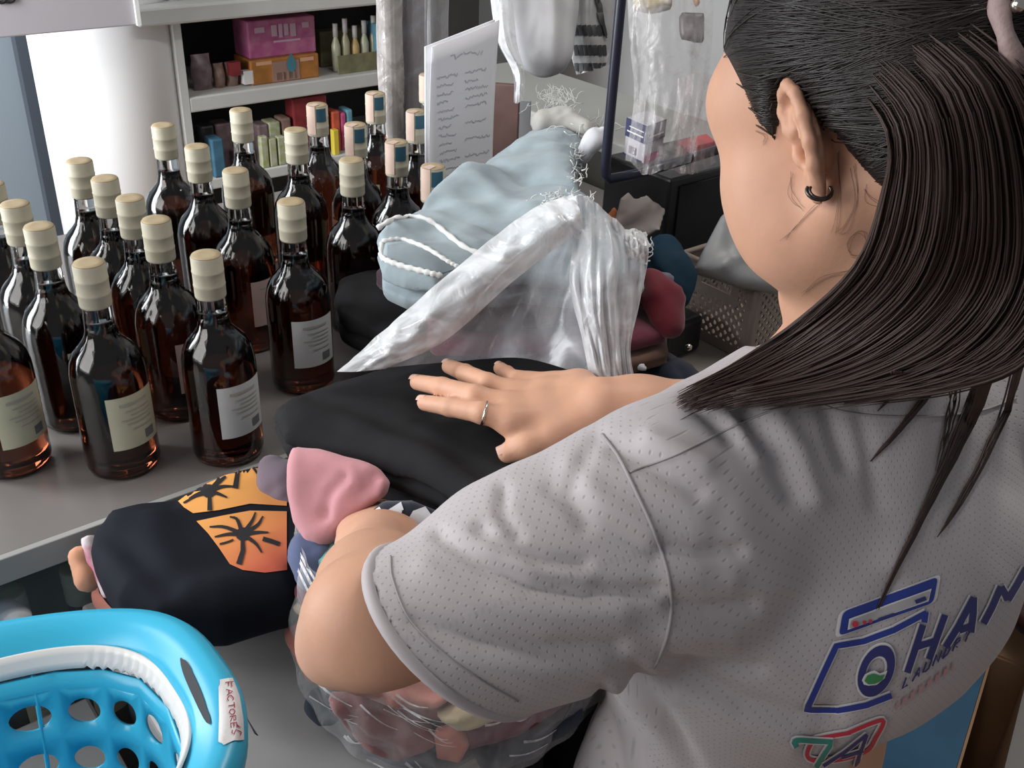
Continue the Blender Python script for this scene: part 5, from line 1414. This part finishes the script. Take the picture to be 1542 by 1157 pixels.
# clear carrier bag standing open behind the hand
def film_grid(name, rows, mt, parent, nu=34, nv=26, amp=.006, fr=3.0, seed=1):
    """rows: list of rows, each a list of (px, py, depth)"""
    cols = [catmull([P(*p) for p in r], nu) for r in rows]
    full = [catmull([c[i] for c in cols], nv) for i in range(nu)]
    v = np.array([[list(full[i][j]) for i in range(nu)] for j in range(nv)])
    ii, jj = np.meshgrid(np.arange(nu) / nu, np.arange(nv) / nv)
    n = amp * (vnoise(ii * fr * 4, jj * fr, seed) + .5 * vnoise(ii * fr * 9, jj * fr * 2.2, seed + 1))
    v = v - np.array(FW) * n[..., None]
    mb = MB(); mb.add(v.reshape(-1, 3).tolist(), [(j * nu + i, j * nu + i + 1, (j + 1) * nu + i + 1, (j + 1) * nu + i) for j in range(nv - 1) for i in range(nu - 1)])
    return mb.build(name, mt, parent)
m_f1 = film_mat('film_gathered', (.70, .71, .73), .45, .80, rough=.22, bscale=30, bump=.6)
m_f2 = film_mat('film_side', (.62, .64, .67), .50, .82, rough=.25, bscale=30, bump=.5)
m_f3 = film_mat('film_thin', (.55, .56, .60), .22, .48, rough=.22, bscale=14, bump=.3)
bgp = P(760, 590, 1.0)
bag = empty('carrier_bag', (bgp.x, bgp.y, bgp.z), 'clear plastic bag arching open over the dark clothes behind the hand', 'plastic bag')
film_grid('rolled_mouth', [[(508, 560, 1.0), (600, 478, 1.0), (710, 385, 1.0), (800, 316, .995), (862, 292, .99)], [(535, 560, .985), (632, 492, .975), (742, 402, .975), (828, 340, .97), (874, 322, .97)], [(580, 556, .99), (672, 512, .985), (772, 424, .985), (850, 366, .985), (882, 360, .985)]], m_f1, bag, 44, 16, .005, 5, 3)
film_grid('side_sheet', [[(850, 300, .985), (885, 296, .98), (912, 318, .985), (940, 342, .99), (978, 368, 1.0)], [(862, 360, .985), (890, 370, .975), (920, 385, .975), (945, 395, .985), (974, 400, 1.0)], [(858, 430, .985), (890, 440, .965), (915, 450, .97), (940, 455, .985), (962, 462, 1.0)], [(876, 510, .98), (900, 520, .965), (920, 525, .97), (938, 527, .98), (950, 530, .99)], [(893, 598, .975), (912, 598, .965), (930, 598, .965), (945, 598, .97), (962, 598, .98)]], m_f2, bag, 40, 36, .007, 4, 7)
film_grid('back_sheet', [[(840, 335, 1.0), (850, 335, 1.0), (865, 340, 1.0), (875, 345, 1.0)], [(730, 420, 1.02), (780, 400, 1.03), (830, 390, 1.03), (872, 400, 1.01)], [(640, 500, 1.02), (720, 480, 1.05), (800, 470, 1.05), (876, 480, 1.0)], [(560, 556, 1.0), (680, 545, 1.03), (790, 540, 1.03), (895, 570, .99)]], m_f3, bag, 30, 26, .006, 2, 9)
film_grid('corner_tuft', [[(935, 345, .995), (955, 345, .99), (972, 350, 1.0)], [(940, 365, .985), (960, 368, .975), (978, 372, .99)], [(945, 390, .99), (962, 395, .985), (975, 400, .995)]], m_f1, bag, 16, 14, .006, 5, 13)

# ================================================================== PAPER LIST AND NEIGHBOURS
pl0, pl1, pl2, pl3 = P(650, 70, 1.40), P(752, 30, 1.48), P(754, 330, 1.58), P(664, 330, 1.50)
m_paper = mat('paper', (.82, .82, .86), .7, var=.03, vscale=5)
ls = empty('paper_list', (pl3 + pl2) / 2, 'white paper list with handwritten columns standing behind the denim shorts', 'paper')
# plumb sheet: keep the corners of the top edge and drop straight down to the counter
tl, tr2 = pl0, pl1; dn = ((tr2 - tl).cross(Z)).normalized()
if dn.dot(CAM - tl) < 0: dn = -dn
hgt = tl.z - ZC
mb = MB(); mb.grid(lambda u, v: tl.lerp(tr2, u) - Z * hgt * v + dn * (.004 * math.sin(math.pi * u) - .006 * math.sin(math.pi * v)) , 12, 16)
sheet_o = mb.build('sheet', m_paper, ls); solidify(sheet_o, .0006)
mb = MB(); mb.grid(lambda u, v: tl.lerp(tr2, -.01 + 1.03 * u) - Z * (.002 + (hgt - .002) * v) - dn * .012, 2, 2); solidify(mb.build('backing_card', mat('card_bright', (.80, .80, .82), .5), ls, smooth=False), .002)
PB = bvh_of(sheet_o)
rr = random.Random(8); pol = []
def scribble(x0, y0, n, sz, sl):
    p = []; x = x0
    for k in range(n * 4):
        p.append((x, y0 + sl * (x - x0) + sz * (rr.random() - .5) * 2)); x += sz * rr.uniform(.45, .8)
    return ribbon_polys(p, 1.2)
pol += scribble(678, 86, 2, 4, -.12) + scribble(698, 82, 3, 4, -.12)
decal_poly('title_writing', pol, PB, mat('ink_grey', (.46, .45, .50), .7), sheet_o, .0008, 6)
pol = []
for k in range(13):
    y = 118 + 12.5 * k; pol += scribble(657 + k * .5, y, rr.choice((3, 4, 5)), 2.6, -.2)
    if k % 2 == 0 or k < 5: pol += scribble(700, y - 8, rr.choice((3, 5, 6)), 2.6, -.2)
decal_poly('list_writing', pol, PB, MATS['ink_grey'], sheet_o, .0008, 6)
# brown booklet and white card standing behind the paper
def stand_card(name, x0, x1, ytop, slope, d, th, mm, lb, cat):
    a, b = P(x0, ytop, d), P(x1, ytop + slope * (x1 - x0), d); a.z = b.z = (a.z + b.z) / 2; nrm = (b - a).cross(Z).normalized()
    mb = MB(); mb.box(Vector((a.x, a.y, ZC)), b - a, -nrm * th, Z * (a.z - ZC)); o = mb.build(name, mm, smooth=False); bevel(o, .002); return tag(o, lb, cat)
stand_card('booklet', 740, 783, 122, .25, 1.62, .012, mat('booklet_brown', (.17, .10, .09), .5, var=.3, vscale=20), 'brown booklet standing behind the paper list', 'booklet')
stand_card('white_card', 776, 800, 148, .25, 1.66, .003, mat('card_bright', (.80, .80, .82), .5), 'small bright white card right of the brown booklet', 'card')

# tall wrapped rolls behind the bottles
m_roll = film_mat('roll_film', (.48, .45, .44), .25, .75, rough=.2, bscale=22, bump=.8)
m_rollin = mat('roll_taupe', (.30, .27, .24), .6, var=.35, vscale=25, stretch=(6, 6, 1)); m_rollpl = mat('roll_plum', (.22, .15, .15), .6, var=.3, vscale=30)
for x, d, rad, mm, lb in ((590, 1.80, .020, m_rollin, 'silvery film-wrapped roll standing left of the paper list'), (622, 1.84, .024, m_rollpl, 'taupe and plum wrapped roll between the silvery roll and the paper'), (655, 1.90, .022, m_rollin, 'cream wrapped roll behind the top of the paper list')):
    b_ = P(x, 205, d); b_.z = ZC; mb = MB(); r_ = empty('wrapped_roll', b_, lb, 'roll')
    mb.lathe([(rad * .86, .001), (rad * .9, .02), (rad * .9, .60), (rad * .86, .62)], 20, b_); mb.build('core', mm, r_)
    mb = MB(); mb.grid(lambda u, v, rad=rad, b_=b_: b_ + Vector((math.cos(2 * math.pi * u), math.sin(2 * math.pi * u), 0)) * rad * (1.04 + .10 * math.sin(6 * math.pi * u + 12 * v) * math.sin(14 * v + 3 * u) + .06 * math.sin(34 * math.pi * u)) + Z * (.002 + .63 * v), 40, 30, True); mb.build('film', m_roll if x < 600 else m_f3, r_)

# ================================================================== RACK AT RIGHT WITH HANGING PACKS
m_rod = mat('rod_navy', (.012, .013, .028), .35)
rk = empty('wire_rack', P(912, 268, 1.30), 'dark navy wire rack hanging down right of the denim shorts', 'rack')
v0 = P(910, 270, 1.30); top_ = Vector((v0.x, v0.y, 2.9)) + RT * .012
MB().tube([top_, v0 + Z * .02, v0 + Z * .006 + RT * .002, v0 + RT * .006, P(955, 263, 1.31), P(1000, 250, 1.33), P(1125, 212, 1.39)], [.0065] * 7, 10).build('upright', m_rod, rk)
e_ = P(1125, 212, 1.39); MB().tube([e_, Vector((e_.x, e_.y, 2.9))], .0065, 10).build('upright', m_rod, rk)
def hang(name, rows, mt, lb, cat='plastic bag', **k):
    o = film_grid(name, rows, mt, None, **k); return tag(o, lb, cat)
m_h1 = film_mat('film_hanging', (.58, .56, .56), .03, .42, rough=.15, bscale=30, bump=.9)
h_ = hang('hanging_bag', [[(945, -30, 1.30), (990, -30, 1.27), (1030, -30, 1.27), (1075, -30, 1.30)], [(948, 60, 1.31), (985, 55, 1.27), (1030, 60, 1.27), (1072, 60, 1.31)], [(955, 150, 1.32), (985, 150, 1.28), (1030, 150, 1.28), (1066, 140, 1.32)], [(942, 240, 1.325), (970, 262, 1.29), (1005, 255, 1.29), (1040, 245, 1.32)]], m_h1, 'clear crinkled bag hanging in the rack beside the face', nu=34, nv=40, amp=.008, fr=4, seed=21)
hang('hanging_bag', [[(1020, 120, 1.36), (1050, 110, 1.34), (1085, 115, 1.36)], [(1015, 190, 1.36), (1045, 190, 1.34), (1085, 190, 1.36)], [(1008, 255, 1.37), (1045, 262, 1.345), (1085, 240, 1.37)]], film_mat('film_blush', (.50, .38, .38), .03, .32, rough=.15, bump=.8), 'rosy clear bag round the red pack beside the cheek', nu=24, nv=24, amp=.007, fr=3, seed=25)
# things in the bags
def carton_px(name, x0, x1, x2, ytop0, ytop1, ytop2, ybot, d, mm, lb, cat='carton'):
    """a carton with a vertical edge at x1 towards the viewer"""
    e = P(x1, ytop1, d); l = P(x0, ytop0, d + .035); r = P(x2, ytop2, d + .035); l.z = r.z = e.z; zb = P(x1, ybot, d).z
    b4 = l + r - e; mb = MB(); vs = [l, e, r, b4] + [Vector((q.x, q.y, zb)) for q in (l, e, r, b4)]
    mb.add(vs, [(0, 1, 2, 3), (7, 6, 5, 4), (0, 4, 5, 1), (1, 5, 6, 2), (2, 6, 7, 3), (3, 7, 4, 0)]); o = mb.build(name, mm, smooth=False); bevel(o, .0015); return tag(o, lb, cat), (l, e, r, zb)
m_cw = mat('carton_lilac', (.42, .40, .43), .5, var=.08, vscale=30)
o, (l_, e_, r_, zb_) = carton_px('small_carton', 944, 975, 1003, 180, 190, 182, 258, 1.335, m_cw, 'small lilac carton with navy top and magenta corner in the hanging bag')
hz = e_.z - zb_
def face_patch(nm, a, b, u0, u1, v0, v1, mm, par, lift=.0008):
    n = (b - a).cross(Z).normalized()
    if n.dot(CAM - a) < 0: n = -n
    q = [a.lerp(b, u) + n * lift for u in (u0, u1)]; mb = MB(); mb.add([Vector((q[0].x, q[0].y, zb_ + hz * v0)), Vector((q[1].x, q[1].y, zb_ + hz * v0)), Vector((q[1].x, q[1].y, zb_ + hz * v1)), Vector((q[0].x, q[0].y, zb_ + hz * v1))], [(0, 1, 2, 3)])
    return mb.build(nm, mm, par, smooth=False)
m_cn = mat('carton_navy', (.035, .04, .10), .4, var=.2, vscale=40)
for a, b in ((l_, e_), (e_, r_)):
    face_patch('navy_band', a, b, 0, 1, .52, 1, m_cn, o); face_patch('white_line', a, b, .1, .9, .66, .70, m_white, o, .0014)
face_patch('white_line', l_, e_, .2, .9, .80, .83, m_white, o, .0014); face_patch('barcode', l_, e_, .25, .6, .12, .32, mat('barcode_mauve', (.12, .10, .14), .6), o, .0014); face_patch('magenta_corner', e_, r_, 0, .8, .0, .22, mat('print_magenta', (.45, .06, .22), .5), o)
face_patch('dark_strip', l_, e_, 0, .9, .02, .06, m_cn, o, .0016)
m_redc = mat('carton_red', (.50, .035, .045), .45, var=.15, vscale=30)
o, _ = carton_px('red_carton', 1016, 1030, 1078, 222, 224, 208, 252, 1.375, m_redc, 'red carton with cream end beside the cheek')
l_, e_, r_, zb_ = _; hz = e_.z - zb_; face_patch('cream_end', l_, e_, 0, 1, 0, 1, mat('carton_cream', (.55, .42, .34), .6), o)
# grey-white carrier bag and sachet strips hanging further back
gf = Field(np.array(P(805, 20, 1.62)) - .2, np.array(P(805, 20, 1.62)) + .2, .0045)
gf.ell(P(812, 10, 1.62), (RT, UP, FW), (.062, .10, .040), .0); gf.ell(P(815, -60, 1.62), (RT, UP, FW), (.05, .09, .035), .03); gf.ell(P(822, 75, 1.60), (RT, UP, FW), (.040, .040, .03), .03)
gv, gq = gf.mesh(); gv = gv - np.array(FW) * (.006 * vnoise(gv @ np.array(RT) * 55, gv @ np.array(UP) * 14, 4))[:, None]
tag(mesh_obj('white_carrier', gv, gq, mat('bag_greywhite', (.46, .455, .47), .5, var=.12, vscale=14)), 'grey white full carrier bag hanging above the denim shorts', 'plastic bag')
hang('film_strip', [[(735, -30, 1.58), (750, -30, 1.55), (770, -30, 1.57)], [(748, 60, 1.58), (762, 60, 1.55), (778, 60, 1.57)], [(772, 110, 1.58), (782, 110, 1.56), (790, 110, 1.57)], [(774, 155, 1.57), (780, 156, 1.56), (788, 150, 1.57)]], m_f1, 'bluish shiny film strip hanging left of the grey white bag', cat='plastic film', nu=14, nv=30, amp=.005, fr=3, seed=31)
sa = hang('sachet_strip', [[(850, -30, 1.70), (890, -30, 1.68), (930, -30, 1.70)], [(852, 50, 1.70), (890, 50, 1.68), (925, 50, 1.70)], [(868, 112, 1.70), (895, 106, 1.69), (920, 96, 1.70)]], mat('sachet_grey', (.34, .34, .34), .3, var=.3, vscale=25), 'grey sachet strip with rows of black bars behind the navy rod', 'sachets', nu=20, nv=30, amp=.003, fr=3, seed=33)
SAB = bvh_of(sa)
for y in (46, 76, 103):
    decal_poly('black_bars', [q for k in range(7) for q in ribbon_polys([(868 + 7 * k + (103 - y) * -.04, y - 8), (869 + 7 * k, y + 8)], 6.0)], SAB, inkb, sa, .0015, 8)
decal_poly('black_ribbon', ribbon_polys([(895, -25), (903, 20), (911, 58)], 9, taper=(1.2, .3)), SAB, inkb, sa, .004, 8)
# hanging cream packs near the top
tag(slab('hanging_pack', [(950, -20), (1015, -25), (1018, 8), (985, 14), (955, 10)], P(985, 0, 1.40), -FW, .03, .010, mat('pack_creamgold', (.42, .34, .20), .4, var=.4, vscale=40), h=.004, seed=70), 'cream gold pack at the top of the rack', 'pack')
tag(slab('hanging_pack', [(1025, 15), (1062, 18), (1060, 58), (1028, 52)], P(1045, 36, 1.42), -FW, .02, .006, mat('pack_umber', (.09, .075, .08), .4), h=.004, seed=71), 'dark umber pack hanging beside the temple', 'pack')
tag(slab('hanging_pack', [(1042, -20), (1058, -20), (1060, 6), (1044, 8)], P(1050, -5, 1.40), -FW, .02, .006, m_orange, h=.004, seed=72), 'small orange pack at the top of the rack', 'pack')

# ================================================================== SIDE CABINET, TAUPE BASKET, BLACK BOX, PAPERS
cb_ = empty('side_cabinet', AB(1.45, 1.6, 0), 'cabinet with pale top and shade-toned olive sides running back at right', 'cabinet')
bevel(MB().rbox(1.335, 1.60, .95, 1.95, 1.09, 1.12).build('cabinet_top', mat('cab_top', (.36, .36, .34), .5, var=.08, vscale=6), cb_, smooth=False), .004)
MB().rbox(1.345, 1.59, .96, 1.94, 0, 1.09).build('body', mat('cab_side_shade', (.075, .072, .062), .6), cb_, smooth=False)  # dark olive colour stands for the shadow below the top
m_taupe = mat('basket_taupe', (.27, .225, .19), .5, var=.08, vscale=10)
tkA0, tkA1, tkB0, tkB1, tkZ0, tkZ1 = 1.012, 1.19, .735, .866, ZC + .001, 1.14
tk = empty('storage_basket', AB((tkA0 + tkA1) / 2, (tkB0 + tkB1) / 2, tkZ0), 'small taupe perforated basket with slotted handles on the side counter', 'basket')
def perf_panel(o0, ex, ez, nx, nz, hole, slot=None):
    """flat panel with real square-ish holes; o0 corner, ex and ez edge vectors"""
    mb = MB()
    xs = np.linspace(0, 1, nx + 1); zs = np.linspace(0, 1, nz + 1)
    for i in range(nx):
        for j in range(nz):
            x0, x1, y0, y1 = xs[i], xs[i + 1], zs[j], zs[j + 1]; cx_, cy_ = (x0 + x1) / 2, (y0 + y1) / 2
            in_slot = slot and slot[0] <= i < slot[1] and slot[2] <= j < slot[3]
            if in_slot: continue
            edge = i in (0, nx - 1) or j in (0, nz - 1) or (slot and slot[0] - 1 <= i <= slot[1] and slot[2] - 1 <= j <= slot[3])
            pt = lambda x, y: o0 + ex * x + ez * y
            if edge: mb.add([pt(x0, y0), pt(x1, y0), pt(x1, y1), pt(x0, y1)], [(0, 1, 2, 3)]); continue
            n = 8; R1 = []; R2 = []
            for k in range(n):
                t = 2 * math.pi * (k + .5) / n; c, s_ = math.cos(t), math.sin(t); mx_ = max(abs(c), abs(s_))
                R1.append(pt(cx_ + (x1 - x0) / 2 * c / mx_, cy_ + (y1 - y0) / 2 * s_ / mx_)); R2.append(pt(cx_ + (x1 - x0) * hole / 2 * c, cy_ + (y1 - y0) * hole / 2 * s_))
            # square border needs its corners
            mb.add(R1 + R2, [(k, (k + 1) % n, n + (k + 1) % n, n + k) for k in range(n)])
    return mb
tp_ = .010
for (oo, ex, nx, sl) in ((AB(tkA0, tkB1, tkZ0), -B * (tkB1 - tkB0), 10, (3, 7, 6, 7)), (AB(tkA0, tkB0, tkZ0), A * (tkA1 - tkA0), 13, None), (AB(tkA1, tkB0, tkZ0), B * (tkB1 - tkB0), 10, (3, 7, 6, 7)), (AB(tkA1, tkB1, tkZ0), -A * (tkA1 - tkA0), 13, None)):
    o = perf_panel(oo, ex, Z * (tkZ1 - tkZ0), nx, 8, .5, sl).build('perforated_wall', m_taupe, tk, smooth=False); solidify(o, .0025)
mb = MB(); mb.tube([AB(tkA0, tkB0, tkZ1), AB(tkA1, tkB0, tkZ1), AB(tkA1, tkB1, tkZ1), AB(tkA0, tkB1, tkZ1)], .0045, 8, closed=True); mb.build('rim', m_taupe, tk)
for a, b in ((tkA0, tkB0), (tkA1, tkB0), (tkA1, tkB1), (tkA0, tkB1)): MB().tube([AB(a, b, tkZ0), AB(a, b, tkZ1)], .005, 8).build('corner_post', m_taupe, tk)
MB().rbox(tkA0, tkA1, tkB0, tkB1, tkZ0, tkZ0 + .003).build('bottom', m_taupe, tk, smooth=False)
gb = slab('grey_pouch', [(1048, 405), (1090, 320), (1120, 300), (1175, 330), (1190, 440), (1120, 425)], P(1110, 385, 1.30), (-FW + Z * .2).normalized(), .03, .012, mat('pouch_grey', (.25, .255, .26), .45, var=.1, vscale=12), h=.004, seed=80, creases=[([(1090, 400), (1130, 375), (1170, 370)], .008, .010), ([(1100, 340), (1110, 390)], -.006, .01)])
tag(gb, 'grey plastic pouch standing in the taupe basket', 'pouch')
o = MB().rbox(1.03, 1.22, .92, 1.05, ZC + .001, V(1045, 262, .92).z).build('speaker_box', m_cab, smooth=False); bevel(o, .004); tag(o, 'black box standing behind the taupe basket', 'box')
MB().rbox(1.05, 1.20, .917, .919, ZC + .02, V(1045, 275, .92).z).build('front_grille', mat('grille', (.012, .012, .013), .8), o, smooth=False)
pp = slab('crumpled_paper', [(928, 345), (935, 300), (948, 282), (955, 300), (975, 292), (982, 305), (1003, 315), (995, 350), (960, 358)], P(965, 325, 1.36), (-FW + Z * .2).normalized(), .006, .0025, mat('paper_taupe', (.30, .26, .24), .7), h=.0026, wob=.006, wfreq=40, seed=85); tag(pp, 'torn taupe paper stuck behind the clear bag', 'paper')
tag(slab('orange_scrap', [(912, 330), (925, 314), (930, 322), (928, 340)], P(921, 328, 1.37), -FW, .004, .0015, mat('scrap_orange', (.45, .14, .05), .6), h=.002, wob=.002, seed=86), 'small orange scrap left of the torn paper', 'scrap')
lump('blue_bundle', [P(995, 385, 1.30), P(1005, 420, 1.28), P(1012, 455, 1.27)], [.026, .030, .020], cloth('cloth_petrol', (.010, .032, .055), sheen=0), 'dark petrol blue bundle between the dark pile and the taupe basket', 'bundle')
o = MB().rbox(.915, .985, .79, .86, ZC + .001, 1.085).build('black_case', m_cab, smooth=False); bevel(o, .008, 3); tag(o, 'black glossy case in front of the taupe basket', 'case')
mb = MB(); c_ = P(1037, 523, 1.19); mb.lathe([(.0012, -.004), (.004, -.002), (.004, .002), (.0012, .004)], 12, c_); mb.build('clasp', m_metal, o)
lump('navy_bundle', [P(960, 560, 1.18), P(1010, 575, 1.17), P(1050, 590, 1.15)], [.028, .026, .018], m_navyc2, 'navy cloth bundle at the edge of the side counter', 'bundle')
lump('white_tag', [P(962, 550, 1.125), P(972, 556, 1.125)], [.005, .004], m_white_c, 'small white tag on the navy bundle', 'tag')

# ================================================================== LOWER RIGHT: CARTON AND STOOL ON THE FLOOR
m_kraft = mat('kraft', (.42, .25, .14), .75, var=.15, vscale=14); m_bluec = mat('carton_blue', (.035, .13, .24), .5, var=.2, vscale=10)
K1, K2 = G(1492, 985, .45), G(1440, 1160, .45); eK = K2 - K1; wK = eK.cross(Z).normalized()
if wK.dot(RT) < 0: wK = -wK
bx_ = empty('cardboard_box', Vector(((K1.x + K2.x) / 2, (K1.y + K2.y) / 2, 0)) + wK * .1, 'open blue printed cardboard box on the brown floor', 'box')
eK = eK * 1.5; WD = .06; D0 = Vector((K1.x, K1.y, .001))
MB().box(D0, eK, wK * .004, Z * .449).build('side', m_kraft, bx_, smooth=False); MB().box(D0 + wK * WD, eK, wK * .004, Z * .449).build('side', m_kraft, bx_, smooth=False)
MB().box(D0, wK * WD, eK.normalized() * .004, Z * .449).build('side', m_kraft, bx_, smooth=False); MB().box(D0 + eK, wK * WD, eK.normalized() * .004, Z * .449).build('side', m_kraft, bx_, smooth=False)
MB().box(D0, eK, wK * WD, Z * .004).build('bottom', m_kraft, bx_, smooth=False)
MB().box(K1 - wK * .001, eK, -wK * .10 - Z * .03, Z * .004).build('flap', m_bluec, bx_, smooth=False)
MB().box(K1 + wK * WD, eK, wK * .05 + Z * .05, Z * .004).build('flap', mat('flap_grey', (.36, .34, .33), .6), bx_, smooth=False)
MB().box(K1, wK * WD, -eK.normalized() * .06 + Z * .03, Z * .004).build('flap', m_kraft, bx_, smooth=False)
sq_ = P(1690, 880, 1.75); m_stool = mat('stool_umber', (.045, .016, .012), .3, var=.2, vscale=12)
stl = empty('stool', Vector((sq_.x, sq_.y, 0)), 'dark brown glossy round stool at the right border', 'stool')
MB().lathe([(.01, -.035), (.21, -.035), (.238, -.02), (.24, -.002), (.225, .008), (.01, .010)], 40, sq_).build('seat', m_stool, stl)
MB().lathe([(.028, .02), (.022, .05), (.022, sq_.z - .035)], 20, Vector((sq_.x, sq_.y, 0))).build('pedestal', m_stool, stl)
MB().lathe([(.15, .0), (.15, .012), (.05, .03), (.028, .035)], 32, Vector((sq_.x, sq_.y, 0))).build('base', m_stool, stl)
